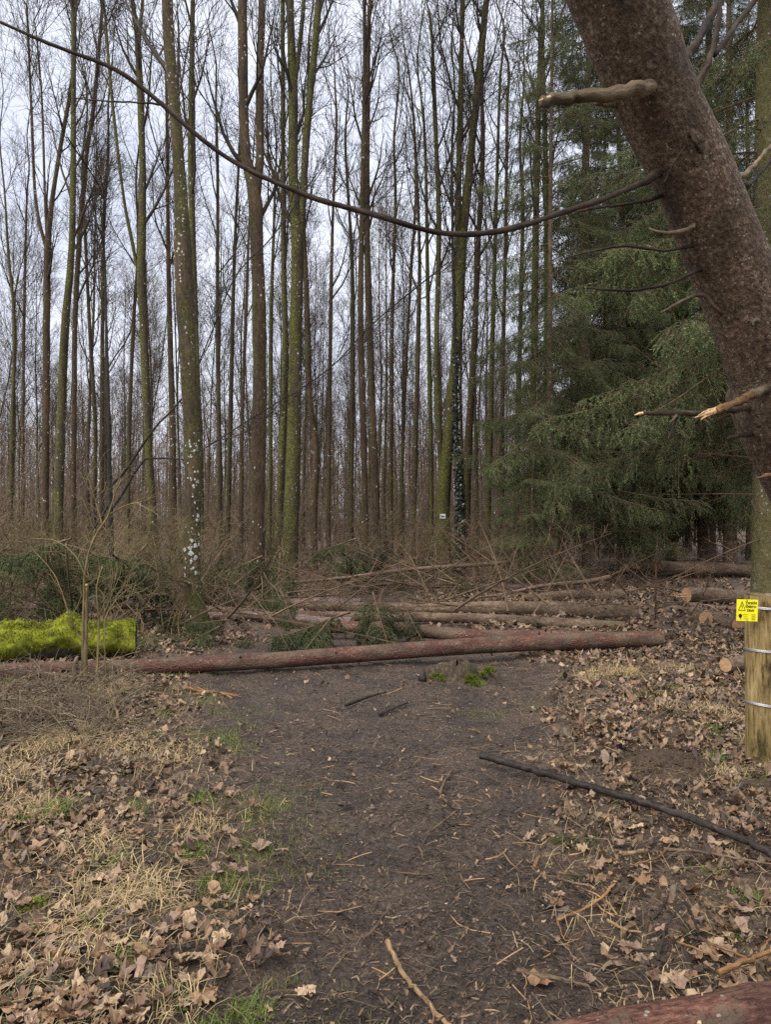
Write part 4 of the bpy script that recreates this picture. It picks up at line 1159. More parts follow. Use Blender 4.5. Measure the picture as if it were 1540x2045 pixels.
flatprint([[(X_(.26), Z_(.19)), (X_(.225), Z_(.33)), (X_(.27), Z_(.31)), (X_(.24), Z_(.46))]], sw * .016, .001, M['black'], 'lightning_bolt', plate, (0, -.0008, 0))
mb = MB()
a = np.arange(14) * 2 * np.pi / 14
V = [[X_(.18), -.001, Z_(.76)]] + [[X_(.18) + sw * .085 * math.cos(x) * (1 + .12 * math.sin(5 * x)), -.001, Z_(.76) + sh * .095 * math.sin(x) * (1 + .1 * math.cos(4 * x))] for x in a]
mb.add(V, [(0, 1 + (j + 1) % 14, 1 + j) for j in range(14)])
mb.add([[X_(.165), -.001, Z_(.82)], [X_(.165), -.001, Z_(.93)], [X_(.195), -.001, Z_(.93)], [X_(.195), -.001, Z_(.82)]], None, [(0, 1, 2, 3)])
ob('tree_emblem', mb.mesh('tree_emblem', M['black'], False), plate, (0, -.0006, 0))
M['smallprint'] = plain('smallprint', (.22, .19, .01), (.30, .26, .012), 10, bump=0, vary=0)
lines = [[(.30, .70), (.55, .70)], [(.34, .80), (.52, .80)], [(.34, .89), (.58, .89)], [(.70, .69), (.90, .69)], [(.73, .75), (.88, .75)], [(.71, .80), (.89, .80)], [(.72, .87), (.89, .87)], [(.72, .92), (.89, .92)]]
for ln in lines:
    flatprint([[(X_(x), Z_(y)) for x, y in ln]], sh * .022, .0006, M['smallprint'], 'small_print', plate, (0, -.0006, 0))
for fx, fy in ((.48, .03), (.50, .965)):
    mb = MB(); aa = np.arange(10) * 2 * np.pi / 10
    mb.add([[0, -.004, 0]] + [[.0035 * math.cos(x), 0, .0035 * math.sin(x)] for x in aa], [(0, 1 + (j + 1) % 10, 1 + j) for j in range(10)])
    ob('nail', mb.mesh('nail', M['black'], True), sign, (X_(fx), -.001, Z_(fy)))
# rusty stake
q = gp(1309, 1246)
stk = thing('iron_stake', 'thin rusty iron stake standing beside the track in front of the cut logs', 'stake', (q[0], q[1], 0))
h = CAMZ - (1128 - HZ) / F * q[1]
P = np.array([[0, 0, -.1], [.004, 0, h * .5], [.012, 0, h]])
ob('rod', tubes(MB(), P[None], np.full((1, 3), .014), 8, cap=True).mesh('rod', M['rust'], True), stk)
P2 = np.array([[-.03, 0, .10], [.0, .0, .085], [.03, 0, .10]])
ob('foot_step', tubes(MB(), P2[None], np.full((1, 3), .008), 6, cap=True).mesh('foot_step', M['rust'], True), stk)

# ------------------------------------------------------------------ stump with moss under the log, molehill
q = gp(915, 1352)
st = thing('tree_stump', 'low rotten stump grown over with bright moss, under the log across the path', 'stump', (q[0], q[1] + .12, float(gz(q[0], q[1])) - .02))
n, S_ = 16, 36
tt, aa = np.meshgrid(np.linspace(0, 1, n), np.arange(S_) * 2 * np.pi / S_, indexing='ij')
rr = (.36 - .16 * tt ** .5) * (1 + .30 * (vnoise(3 + 1.4 * np.cos(aa), 8 + 1.4 * np.sin(aa)) - .4))
ht = .12 * (.2 + 1.5 * vnoise(3 + 3.2 * np.cos(aa) * (1.2 - tt), 2 + 3.2 * np.sin(aa) * (1.2 - tt))) + .035 * vnoise(9 + 9 * np.cos(aa) * (1.2 - tt), 5 + 9 * np.sin(aa) * (1.2 - tt))
V = np.stack([rr * np.cos(aa) * (1 - tt ** 3 * .96) * 1.15, rr * np.sin(aa) * (1 - tt ** 3 * .96) * .75, ht * np.minimum(tt * 1.7, 1)], -1)
idx = np.arange(n * S_).reshape(n, S_)
qd = np.stack([idx[:-1], np.roll(idx, -1, 1)[:-1], np.roll(idx, -1, 1)[1:], idx[1:]], -1).reshape(-1, 4)
M['stump'] = bark('stump', (.020, .014, .009), (.055, .040, .025), (.13, .10, .065), moss=.22, mossdir=(.1, -.1, .4), mosscol=((.06, .075, .012), (.17, .20, .025)), patches=(((.20, .17, .14), 6.0, 1.0, .6),), attr='object', sc=40)
ob('wood', MB().add(V, None, qd, V).mesh('wood', M['stump'], True, tc=True), st)
mb = MB()
for cx, cy, cz, rx, rz in ((-.20, -.14, .05, .08, .05), (.10, -.20, .04, .06, .05), (.17, -.24, .01, .08, .03), (.31, -.08, .10, .05, .05), (.24, -.14, .07, .05, .03)):
    m_ = 700
    th_ = rng.random(m_) * 6.28; ph_ = np.arccos(rng.random(m_))
    nn = np.stack([np.sin(ph_) * np.cos(th_), np.sin(ph_) * np.sin(th_), np.cos(ph_)], -1)
    c = np.array([cx, cy, cz]) + nn * np.array([rx, rx, rz]) * (.4 + 1.1 * vnoise(nn[:, 0] * 2 + cx * 30, nn[:, 1] * 2 + 4))[:, None]
    nd = norm(nn + rng.normal(size=nn.shape) * .5); w_ = norm(np.cross(nd, rng.normal(size=nd.shape))) * .005
    cc = np.array([.15, .18, .020]) * (.3 + .9 * rng.random((m_, 1)))
    mb.add(np.stack([c - w_, c + w_, c + nd * .02], 1), np.arange(3 * m_).reshape(-1, 3), None, None, np.repeat(cc, 3, 0))
o = ob('moss', mb.mesh('moss', M['grasscol'], False, col=True), st); o['kind'] = 'stuff'
P = np.array([[-.36, -.16, 0], [-.355, -.16, .07], [-.35, -.155, .15]])
ob('dark_splinter', tubes(MB(), P[None], np.array([[.05, .035, .015]]), 7, cap=True).mesh('dark_splinter', M['charred'], True, tc=True), st)

def mound(label, u, v, rx, ry, h, nclod=700):
    q = gp(u, v)
    o = thing('molehill', label, 'molehill', (q[0], q[1], float(gz(q[0], q[1])) - .01))
    n, S_ = 26, 60
    tt, aa = np.meshgrid(np.linspace(0, 1, n), np.arange(S_) * 2 * np.pi / S_, indexing='ij')
    x = rx * tt * np.cos(aa) * (1 + .3 * (vnoise(np.cos(aa) * 1.5 + 9, np.sin(aa) * 1.5 + v) - .5)); y = ry * tt * np.sin(aa)
    z = h * np.clip(1 - tt ** 1.6, 0, 1) * (1 + .3 * (vnoise(x * 9, y * 9) - .5)) + .028 * (vnoise(x * 30, y * 30) - .5) * (tt < .95) - .01 * (tt > .97)
    idx = np.arange(n * S_).reshape(n, S_)
    qd = np.stack([idx[:-1], np.roll(idx, -1, 1)[:-1], np.roll(idx, -1, 1)[1:], idx[1:]], -1).reshape(-1, 4)[:, ::-1]
    ob('soil', MB().add(np.stack([x, y, z], -1), None, qd).mesh('soil', M['soil'], True), o)
    mb = MB()
    tq = rng.random(nclod) ** .6 * 1.1; aq = rng.random(nclod) * 6.28
    cx, cy = rx * tq * np.cos(aq), ry * tq * np.sin(aq)
    cz = h * np.clip(1 - tq ** 1.6, 0, 1)
    s = .004 + .013 * rng.random(nclod) ** 2
    octa = np.array([[1, 0, 0], [-1, 0, 0], [0, 1, 0], [0, -1, 0], [0, 0, 1], [0, 0, -1.0]])
    V = np.stack([cx, cy, cz], -1)[:, None] + octa[None] * s[:, None, None] * (.6 + .8 * rng.random((nclod, 6, 1)))
    f = np.array([(0, 2, 4), (2, 1, 4), (1, 3, 4), (3, 0, 4), (2, 0, 5), (1, 2, 5), (3, 1, 5), (0, 3, 5)])
    mb.add(V, (f[None] + (np.arange(nclod) * 6)[:, None, None]).reshape(-1, 3))
    c = ob('crumbs', mb.mesh('crumbs', M['soil'], False), o); c['kind'] = 'stuff'
mound('large dark molehill of crumbly earth on the verge beside the fence post', 1335, 1532, .34, .36, .10, 1500)
mound('small patch of dug earth at the foot of the fence post', 1535, 1575, .16, .14, .05, 400)

# ------------------------------------------------------------------ brush: shrubs, dead branches, green boughs
def shrub_mesh(seed, stems=9, H=1.6, mat='shrub', spread=.5):
    global rng
    keep = rng; rng = np.random.default_rng(seed)
    k = np.linspace(0, 1, 6)
    a = rng.random(stems) * 6.28; tl = spread * (.3 + rng.random(stems)); h = H * (.55 + .6 * rng.random(stems))
    P = np.stack([np.outer(np.cos(a) * tl * h, k ** 1.4) + rng.normal(size=(stems, 6)) * .04 + rng.normal(size=(stems, 1)) * .15, np.outer(np.sin(a) * tl * h, k ** 1.4) + rng.normal(size=(stems, 6)) * .04 + rng.normal(size=(stems, 1)) * .15, np.outer(h, k) - np.outer(tl * h * .35, k ** 3)], -1)
    R = np.outer(.007 + .008 * rng.random(stems), 1.1 - k)
    mb = tubes(MB(), P, np.maximum(R, .002), 4)
    b, rb = spawn(P, R, 7, .2, 1, .75, H * .32, 5, .02, .22, .7, .007, .0028)
    tubes(mb, b, rb, 3)
    c, rc = spawn(b, rb, 4, .15, 1, .8, H * .12, 4, .0, .3, .8, .004, .002)
    tubes(mb, c, rc, 3)
    rng = keep
    return mb.mesh('bare_shrub', M[mat], False)
SH = [shrub_mesh(200 + k, H=1.5 + .2 * k, stems=8 + k) for k in range(4)]
SHB = [shrub_mesh(220 + k, H=1.4, stems=7, mat='deadwood', spread=.9) for k in range(2)]
rnd = random.Random(5)
def scatter(n, ulo, uhi, ylo, yhi, avoid=()):
    out = []
    while len(out) < n:
        y = rnd.uniform(ylo, yhi); u = rnd.uniform(ulo, uhi)
        out.append(((u - CU) / F * y, y))
    return out
for x, y in scatter(30, -120, 420, 10.2, 19) + scatter(20, 350, 1000, 16, 24) + scatter(14, -80, 330, 19, 27):
    tag(ob('bare_shrub', SH[rnd.randrange(4)], None, (x, y, float(gz(x, y)) - .03), (rnd.uniform(-.15, .15), rnd.uniform(-.15, .15), rnd.uniform(0, 6.28)), rnd.uniform(.65, 1.12)), 'tangled leafless shrub with thin olive-brown twigs among the trunks', 'shrub', 'leafless shrubs among the trunks')
# dead branches thrown over the logs
DBR = [dead_bough(60 + k, L=2.4, nsub=11, up=.02, wob=.25, r=.017) for k in range(5)]
for x, y in scatter(135, 540, 1230, 10.8, 19) + scatter(50, -40, 560, 9.6, 15) + scatter(9, 1180, 1400, 11, 19):
    up = rnd.uniform(-.75, .12)
    z = float(gz(x, y)) + rnd.uniform(.03, .35)
    tag(ob('dead_branch', DBR[rnd.randrange(5)], None, (x, y, z), (rnd.uniform(-3, 3), up, rnd.uniform(0, 6.28)), rnd.uniform(.35, 1.1)), 'bare dead spruce branch tossed on the heap around the felled logs', 'branch', 'dead branches heaped on the felled logs')
# green spruce boughs lying in the brush
GB = [join_two(*[m.mesh('b', mt, False, col=c) for m, mt, c in zip(make_bough(300 + k, L=1.6, droop=.5, hang=1.9, nsec=26, nter=11, green=(.050, .080, .026), nd=1.05, per3=34), (M['deadwood'], M['needles']), (False, True))], 'felled_bough') for k in range(3)]
def bough(u, v, Yt, s, yaw, pitch, roll=0.0, k=None, label='green spruce bough lying in the brush behind the long log', group='green boughs lying in the brush', name='felled_bough'):
    p = at(u, v, Yt)
    p[2] = max(p[2], .05)
    tag(ob(name, GB[rnd.randrange(3) if k is None else k], None, p, (roll, pitch, yaw), s), label, 'bough', group)
bough(765, 1178, 9.9, .62, -2.0, .75, k=0, label='large green spruce bough draped over the logs like a curtain, grey twigs on top', group=None)
bough(745, 1182, 9.8, .55, -1.2, .8, k=1, label='green spruce bough hanging beside the large draped one', group=None)
bough(800, 1195, 10.0, .5, -.8, .8, k=2, label='green spruce bough drooping off the end of the large draped one', group=None)
bough(700, 1222, 9.3, .62, 2.9, .25, k=1, label='green spruce bough on a long reddish twig beside the draped one', group=None)
bough(660, 1235, 9.2, .45, -2.4, .6, k=2, label='hanging tuft of green spruce beside the long log', group=None)
for u, v, Yt, s, yaw, pitch in ((1290, 1290, 8.9, .42, -2.6, .25), (1235, 1300, 8.8, .5, 2.9, .22), (1180, 1312, 8.6, .45, -2.9, .15), (1160, 1300, 8.7, .4, -2.2, .3)):
    bough(u, v, Yt, s, yaw, pitch, label='green spruce bough pinned under the thick end of the long log', group='boughs under the long log')
for k in range(17):
    bough(rnd.uniform(-40, 340), rnd.uniform(1075, 1165), rnd.uniform(9.8, 13.5), rnd.uniform(.45, .8), rnd.uniform(-3.1, 3.1), rnd.uniform(.0, .8))
for k in range(10):
    bough(rnd.uniform(410, 560), rnd.uniform(1085, 1180), rnd.uniform(11.5, 14), rnd.uniform(.45, .75), rnd.uniform(-3.1, 3.1), rnd.uniform(.1, .8))
for k in range(9):
    bough(rnd.uniform(590, 960), rnd.uniform(1065, 1130), rnd.uniform(15, 18), rnd.uniform(.55, .8), rnd.uniform(-3.1, 3.1), rnd.uniform(.1, .8))
for k in range(8):
    bough(rnd.uniform(280, 640), rnd.uniform(1215, 1265), rnd.uniform(9.2, 10.2), rnd.uniform(.3, .5), rnd.uniform(-3.1, 3.1), rnd.uniform(.0, .4))

# cut sapling in front of the mossy log
q = gp(172, 1375)
sp = thing('cut_sapling', 'thin many-stemmed sapling with one sawn-off stem in front of the mossy log', 'sapling', (q[0], q[1], float(gz(q[0], q[1]))))
org = np.array(sp.location)
def sl(name, pts, mat, n=18, S_=7, parent=sp):
    s = spline([[*(at(u, v, d) - org), w * .5 * d / F] for u, v, d, w in pts], n)
    s[1:-1, :3] += rng.normal(size=(n - 2, 3)) * .002
    return s, ob(name, tubes(MB(), s[None, :, :3], np.maximum(s[None, :, 3], .0012), S_, rough=.15, cap=True).mesh(name, M[mat], True, tc=True), parent)
M['sapling'] = bark('sapling', (.10, .075, .032), (.19, .145, .065), (.30, .24, .13), sc=30, stretch=.3)
y0 = q[1]
s1_, _ = sl('sawn_stem', [(171, 1385, y0, 11), (171, 1330, y0, 9), (173, 1250, y0, 7), (174, 1170, y0, 6)], 'sapling')
sl('sawn_tip', [(174, 1171, y0, 6.6), (174, 1166, y0, 6.6)], 'raw_wood', n=3)
sb = [[(168, 1370, y0, 7), (166, 1280, y0, 6), (168, 1200, y0, 5), (170, 1140, y0, 4.5), (185, 1080, y0, 4), (215, 1030, y0, 3.5), (235, 970, y0 - .1, 2.5), (262, 945, y0 - .1, 1.2)],
      [(188, 1395, y0 - .1, 5), (195, 1330, y0 - .1, 4.5), (197, 1240, y0, 4), (194, 1170, y0, 3), (205, 1130, y0, 2)],
      [(215, 1395, y0 - .2, 3), (210, 1300, y0 - .1, 3), (212, 1230, y0, 2.5), (240, 1190, y0, 2), (265, 1170, y0, 1.2)],
      [(170, 1150, y0, 3.5), (150, 1110, y0, 3), (110, 1080, y0, 2.5), (60, 1075, y0, 1.5)],
      [(215, 1030, y0, 3), (250, 1010, y0, 2.5), (290, 1000, y0, 2), (315, 988, y0, 1)],
      [(205, 1050, y0, 2.5), (190, 1000, y0, 2), (175, 950, y0, 1.4)],
      [(172, 1290, y0, 3), (200, 1225, y0, 2), (225, 1180, y0, 1.5), (270, 1165, y0, 1)],
      [(172, 1300, y0, 3), (140, 1230, y0, 2.4), (110, 1150, y0, 2), (60, 1090, y0, 1.2)],
      [(190, 1340, y0 - .1, 2.5), (230, 1315, y0 - .1, 2), (280, 1300, y0 - .1, 1)]]
stems_ = []
for b in sb: stems_.append(sl('stem', b, 'sapling')[0])
mb = MB()
for s in stems_:
    a, ra = spawn(s[None, :, :3], s[None, :, 3], 9, .2, 1, .8, .28, 4, .03, .22, .7, .0035, .0014)
    tubes(mb, a, ra, 3)
    b, rb = spawn(a, ra, 3, .2, 1, .8, .11, 3, .0, .3, .8, .002, .0011)
    tubes(mb, b, rb, 3)
o = ob('twigs', mb.mesh('twigs', M['shrub'], False), sp); o['kind'] = 'stuff'
sl('snag', [(148, 1385, y0 - .05, 13), (150, 1340, y0 - .05, 11), (153, 1318, y0 - .05, 9), (157, 1310, y0 - .05, 4)], 'broken_limb')

# ------------------------------------------------------------------ sticks lying on the ground
def stick(label, pts, w, mat, name='stick', tip=.5, lift=0.0, group=None, bumpy=.32, smooth=False):
    """pts in photograph pixels on the ground; w = diameter in m"""
    g = np.array([gp(u, v) for u, v in pts])
    s = spline(g, max(8, 5 * len(pts)))
    w = w * 1.12
    s[:, 2] = gz(s[:, 0], s[:, 1]) + w * .5 + .018 + lift + .03 * np.clip(verge(s[:, 0], s[:, 1]) * 3, 0, 1)
    if smooth:
        k_ = np.linspace(0, 1, len(s)); c_ = np.polyfit(k_, s[:, 2], 1); s[:, 2] = np.polyval(c_, k_) + .012
    s[1:-1, :2] += rng.normal(size=(len(s) - 2, 2)) * w * .16
    o0 = s[0].copy()
    R = np.linspace(w / 2, w / 2 * tip, len(s))
    o = ob(name, tubes(MB(), (s - o0)[None], R[None], 9, rough=bumpy, cap=True).mesh(name, M[mat], True, tc=True), None, o0)
    return tag(o, label, 'stick', group)
C6 = lambda *p: [(770 + x / 2, 1250 + y / 2) for x, y in p]
C5 = lambda *p: [(x / 2, 1250 + y / 2) for x, y in p]
stick('long blackened pole with pale bark patches lying from the path into the leaves', C6((378, 535), (430, 548), (520, 580), (720, 645), (880, 700), (1000, 740), (1180, 810), (1300, 865), (1400, 910), (1540, 985), (1900, 1160)), .040, 'charred', 'charred_pole', .75, bumpy=.15, smooth=True)
stick('long curved peeled stick, pale orange, on the bare path', C6((8, 1200), (30, 1250), (50, 1290), (75, 1335), (110, 1375), (150, 1420), (200, 1480), (250, 1530), (310, 1590)), .017, 'stick_tan', tip=.8)
stick('grey-brown stick with a pale broken end beside the big maple leaf', C6((525, 1338), (620, 1365), (700, 1388), (810, 1428)), .017, 'stick_brown', tip=.6)
stick('bright orange peeled stick on the path edge with a forked twig', C6((685, 1147), (750, 1130), (830, 1102), (915, 1055)), .011, 'stick_orange', tip=.9)
stick('thin orange zigzag twig touching the bright peeled stick', C6((685, 1147), (715, 1213), (745, 1215), (775, 1210), (800, 1165)), .006, 'stick_orange')
stick('S-shaped tan stick lying alone on the path', C6((265, 553), (232, 605), (222, 645), (262, 688), (305, 702)), .015, 'stick_brown', tip=.7)
stick('thin tan twig trailing from the S-shaped stick', C6((280, 705), (210, 752), (150, 790)), .007, 'stick_tan')
stick('short tan branch piece lying among wet litter', C6((885, 1160), (950, 1198), (1020, 1220)), .012, 'stick_tan')
stick('long black stick half buried under the forked pile', C6((825, 1238), (930, 1268), (1010, 1300), (1140, 1332)), .012, 'stick_dark')
stick('black stick standing out across the long black one', C6((1085, 1392), (1105, 1310), (1125, 1240), (1180, 1188)), .012, 'stick_dark', lift=.03)
stick('bent stick turning from black to orange wood', C6((1197, 1165), (1225, 1225), (1250, 1290)), .013, 'stick_dark', lift=.02)
stick('orange peeled stick continuing the bent black one', C6((1250, 1290), (1310, 1330), (1440, 1390)), .012, 'stick_orange', lift=.01)
stick('thin orange stick parallel to the peeled one', C6((1165, 1290), (1250, 1330), (1330, 1372)), .009, 'stick_orange')
stick('stout orange stick resting against the wet red log', C6((1325, 1465), (1430, 1420), (1540, 1372), (1650, 1330)), .019, 'stick_orange', lift=.02)
stick('orange twig rising off the stout orange stick', C6((1490, 1385), (1520, 1340), (1545, 1295)), .009, 'stick_orange', lift=.02)
stick('dark curved stick by the green spruce sprig', C6((685, 990), (740, 1020), (815, 1048)), .013, 'stick_brown')
stick('dark bent twig below the zigzag twig', C6((648, 1195), (655, 1245), (690, 1330)), .010, 'stick_dark')
stick('long grey stick lying parallel to the blackened pole', C6((1110, 930), (1260, 950), (1400, 975), (1560, 1005)), .014, 'stick_brown')
stick('short thick tan stick lying on pale leaves', C6((945, 945), (990, 943), (1032, 939)), .017, 'stick_tan', tip=1)
stick('thin red-orange twig curving over dark leaves', C6((1000, 980), (1080, 962), (1120, 930), (1142, 898)), .008, 'stick_orange')
stick('stubby orange stick end standing on the path', C6((592, 940), (612, 896)), .015, 'stick_orange', tip=1)
stick('pale little forked twig on the path edge', C6((398, 890), (455, 880), (485, 858)), .009, 'stick_tan')
stick('small tan twig below the little forked one', C6((467, 868), (500, 910), (527, 936)), .009, 'stick_tan')
stick('thin straw-coloured twig across the path edge', C6((497, 838), (560, 845), (620, 865), (655, 850)), .006, 'stick_tan')
stick('short brown twig upright on the middle of the path', C6((132, 830), (145, 855), (150, 882)), .010, 'stick_brown')
stick('black curved stick near the fence side leaves', C6((1060, 1182), (1105, 1155), (1127, 1118)), .014, 'stick_dark')
stick('dark pointed stick lying on the path above the curved peeled one', C5((1455, 1192), (1500, 1145), (1540, 1085), (1562, 1050)), .013, 'stick_brown')
stick('thin dark stick leading to the dark pointed one', C5((1370, 1090), (1410, 1118), (1462, 1148)), .009, 'stick_dark')
stick('dark mossy stick lying on the path below the stump, the thicker', C5((1382, 308), (1470, 282), (1542, 264)), .028, 'stick_dark')
stick('dark stick lying on the path next to the thicker mossy one', C6((-25, 340), (30, 320), (100, 297)), .026, 'stick_dark')
stick('tan broken stick end with a dark fork on the path', C5((1320, 1535), (1335, 1560), (1375, 1640)), .015, 'stick_tan', tip=.9)
stick('slim brown stick flat on the wet path', C5((1320, 1320), (1350, 1285), (1378, 1250)), .008, 'stick_brown')
for i, (a, b) in enumerate((((750, 270), (960, 276)), ((790, 262), (930, 292)), ((770, 285), (900, 270)), ((820, 280), (965, 282)))):
    stick('reddish split stick in the little heap beside the long log', C5(a, b), .02, 'stick_orange', group='split sticks beside the long log')
stick('grey branch curving under the long log by the sapling', [(20, 1352), (60, 1362), (110, 1368), (170, 1380)], .03, 'stick_brown')
stick('dark wet stick on the leaves below the lichen tree', [(352, 1300), (375, 1306), (405, 1309)], .035, 'charred')
stick('pale bare stick lying in the straw', [(238, 1470), (232, 1440), (224, 1390), (226, 1350)], .02, 'stick_tan', lift=.02)
stick('thin dark stick along the leaf edge of the path', C6((970, 445), (1050, 410), (1140, 365)), .014, 'stick_brown')
stick('dark twig poking from under the wet red log', C6((855, 1535), (940, 1560), (1050, 1590)), .014, 'stick_dark')
stick('black thin stick beside the maple leaf stick', C6((850, 1450), (900, 1450), (950, 1455)), .008, 'stick_dark')
stick('fine black twig over the litter', C6((860, 1380), (930, 1398), (1005, 1420)), .010, 'stick_dark')

# ------------------------------------------------------------------ leaves
TAN = np.array([1.18, 1.14, 1.0]) * np.array([(.24, .155, .098), (.19, .115, .068), (.125, .074, .046), (.31, .225, .155), (.085, .052, .036), (.22, .15, .115), (.165, .122, .095), (.050, .034, .027)])
def leaf_outline(kind, n=22):
    th = np.linspace(-np.pi, np.pi, n, endpoint=False)
    if kind == 0:      # maple: five pointed lobes
        r = .50 + .24 * np.abs(np.cos(2.5 * th)) ** 1.2 * (1 + .15 * np.cos(th)) + .05 * (np.arange(n) % 2)
        r = r * (.75 + .25 * np.cos(th / 2))
    elif kind == 1:    # oak: long and lobed
        r = (.33 + .52 * np.abs(np.cos(th)) ** 1.5) * (1 + .16 * np.cos(9 * th))
    else:              # oval
        r = .38 + .42 * np.abs(np.cos(th)) ** 2 + .03 * (np.arange(n) % 2)
    return np.stack([r * np.cos(th), r * np.sin(th)], -1)
def litter(mb, x, y, size, outl, lay=.025, tilt=.42, colidx=None, curl=.9, dark=1.0):
    n = len(x); k = len(outl)
    o = np.concatenate([[[0, 0]], outl])[None] * size[:, None, None] * (1 + .20 * rng.normal(size=(n, k + 1, 1)))
    cu = (curl * (rng.random(n) - .25) / size)[:, None]; cv = (curl * (rng.random(n) - .35) / size)[:, None]
    zz = cu * o[..., 0] ** 2 * .9 + cv * o[..., 1] ** 2 * .9 + size[:, None] * .17 * rng.normal(size=(n, k + 1))
    V = np.concatenate([o, zz[..., None]], -1)
    tx, ty = rng.normal(size=(2, n)) * tilt
    V[..., 2] += V[..., 0] * tx[:, None] + V[..., 1] * ty[:, None]
    a = rng.random(n) * 6.28; c, s = np.cos(a)[:, None], np.sin(a)[:, None]
    V = np.stack([V[..., 0] * c - V[..., 1] * s, V[..., 0] * s + V[..., 1] * c, V[..., 2]], -1)
    V += np.stack([x, y, gz(x, y) + .012 + lay * rng.random(n) + size * .10], -1)[:, None]
    f = np.array([(0, 1 + j, 1 + (j + 1) % k) for j in range(k)])
    ci = rng.integers(0, len(TAN), n) if colidx is None else colidx
    C = TAN[ci] * (.65 + .6 * rng.random((n, 1))) * dark
    C = np.repeat(C, k + 1, 0)
    mb.add(V, (f[None] + (np.arange(n) * (k + 1))[:, None, None]).reshape(-1, 3), None, None, C)
def inview(x, y, m=90):
    u = CU + F * x / y
    return (u > -m) & (u < 1540 + m)
MOUNDS = [(gp(1335, 1532), .33), (gp(1535, 1575), .15)]
def off_mounds(x, y):
    r = np.ones(np.shape(x), bool)
    for q_, rad_ in MOUNDS: r &= np.hypot(x - q_[0], y - q_[1]) > rad_ * (.75 + .4 * vnoise(x * 7, y * 7))
    return r
# the litter as a mass, near to far
mb = MB()
for (ylo, yhi, dens, smin, smax, nn_) in ((1.9, 4.2, 1000, .014, .046, 12), (4.2, 7.0, 700, .018, .050, 12), (7.0, 10.5, 380, .024, .060, 10), (10.5, 16, 120, .035, .08, 8), (16, 26, 30, .05, .10, 7)):
    half = yhi * .55 + 1.6
    n = int(dens * (yhi - ylo) * 2 * half)
    x = (rng.random(n) * 2 - 1) * half; y = ylo + (yhi - ylo) * rng.random(n)
    s = verge(x, y)
    fade = np.where(x > 0, np.interp(y, [2, 4, 6], [1.7, 1.1, .55]), .6)
    pr = np.clip(.08 + s / fade, 0.03, 1) * (.35 + .9 * vnoise(x * 1.9 + 3, y * 1.9))
    pr = np.where((x < -.4) & (y < 7), pr * .82, pr)
    ok = inview(x, y, 90 + 1.6 * F / y) & (rng.random(n) < pr * np.where(inview(x, y, 90), 1, .55)) & off_mounds(x, y)
    x, y = x[ok], y[ok]; n = len(x)
    for kd in range(3):
        sel = rng.random(n) < (.25, .55, 1.0)[kd] if kd < 2 else np.ones(n, bool)
        xs, ys = x[sel], y[sel]; x, y = x[~sel], y[~sel]; n = len(x)
        m_ = len(xs)
        if m_ == 0: continue
        sz = smin + (smax - smin) * rng.random(m_) ** 1.8
        sz = np.where(verge(xs, ys) < .05, sz * .6, sz)
        litter(mb, xs, ys, sz, leaf_outline(kd, nn_), dark=.92)
n = 26000
y = 2.0 + 8.5 * rng.random(n) ** 1.2; x = (rng.random(n) * 2 - 1) * y * .55
s = verge(x, y)
ok = inview(x, y) & off_mounds(x, y) & (rng.random(n) < np.clip(.22 + s / .7, .12, 1)); x, y = x[ok], y[ok]
litter(mb, x, y, .005 + .011 * rng.random(len(x)) ** 1.5, leaf_outline(2, 5), lay=.03, tilt=.5, dark=.9)
stuff(ob('leaf_litter', mb.mesh('leaf_litter', M['leafcol'], False, col=True)), 'brown fallen leaf litter covering the verges', 'leaves')
# individual leaves, the ones that show largest
LM = []
cname = ['tan', 'brown', 'dark brown', 'pale tan', 'blackish brown', 'pinkish tan', 'grey-brown', 'black wet']
for kd in range(3):
    for ci in (0, 1, 2, 3, 5, 7):
        m_ = MB()
        o_ = leaf_outline(kd, 26)
        gzz = gz
        gz_save = gz
        V = np.concatenate([[[0, 0]], o_ * .5, o_])
        z = .8 * (rng.random() - .3) * V[:, 0] ** 2 + 1.3 * (rng.random() - .25) * V[:, 1] ** 2 + .08 * rng.normal(size=len(V)) + np.concatenate([[0], np.zeros(26), .10 * rng.random(26)])
        f3 = [(0, 1 + j, 1 + (j + 1) % 26) for j in range(26)]
        f4 = [(1 + j, 27 + j, 27 + (j + 1) % 26, 1 + (j + 1) % 26) for j in range(26)]
        m_.add(np.concatenate([V, z[:, None]], 1), f3, f4, None, TAN[ci])
        LM.append((m_.mesh('fallen_leaf', M['leafcol'], False, col=True), kd, ci))
knd = ['lobed maple leaf', 'wavy oak leaf', 'oval leaf']
cnt = 0
while cnt < 285:
    v = 1380 + 680 * random.random() ** .55; u = random.uniform(-40, 1580)
    p = gp(u, v)
    s = float(verge(p[0], p[1]))
    if s < .02 and random.random() > .05: continue
    if v > 1960 and u > 1150: continue
    if not off_mounds(p[0], p[1]): continue
    if p[0] > 0 and p[1] < 4.5 and random.random() > .45: continue
    me, kd, ci = random.choice(LM)
    where = 'on the bare path' if s < .02 else ('on the straw-strewn verge' if p[0] < 0 else 'on the verge by the fence post')
    size = random.uniform(.032, .060)
    o = ob('fallen_leaf', me, None, (p[0], p[1], float(gz(p[0], p[1])) + .03 + size * .1), (random.uniform(-.3, .3), random.uniform(-.3, .3), random.uniform(0, 6.28)), size)
    tag(o, f'{cname[ci]} curled {knd[kd]} lying {where}', 'leaf', 'fallen leaves ' + where)
    cnt += 1
def bigleaf(u, v, size, kd, ci, label, rz):
    p = gp(u, v)
    me = [m for m, a, b in LM if a == kd and b == ci][0]
    tag(ob('fallen_leaf', me, None, (p[0], p[1], float(gz(p[0], p[1])) + .022), (.05, -.05, rz), size), label, 'leaf')
bigleaf(1082, 1935, .075, 0, 1, 'large rust-brown maple leaf lying under the grey-brown stick', 2.2)
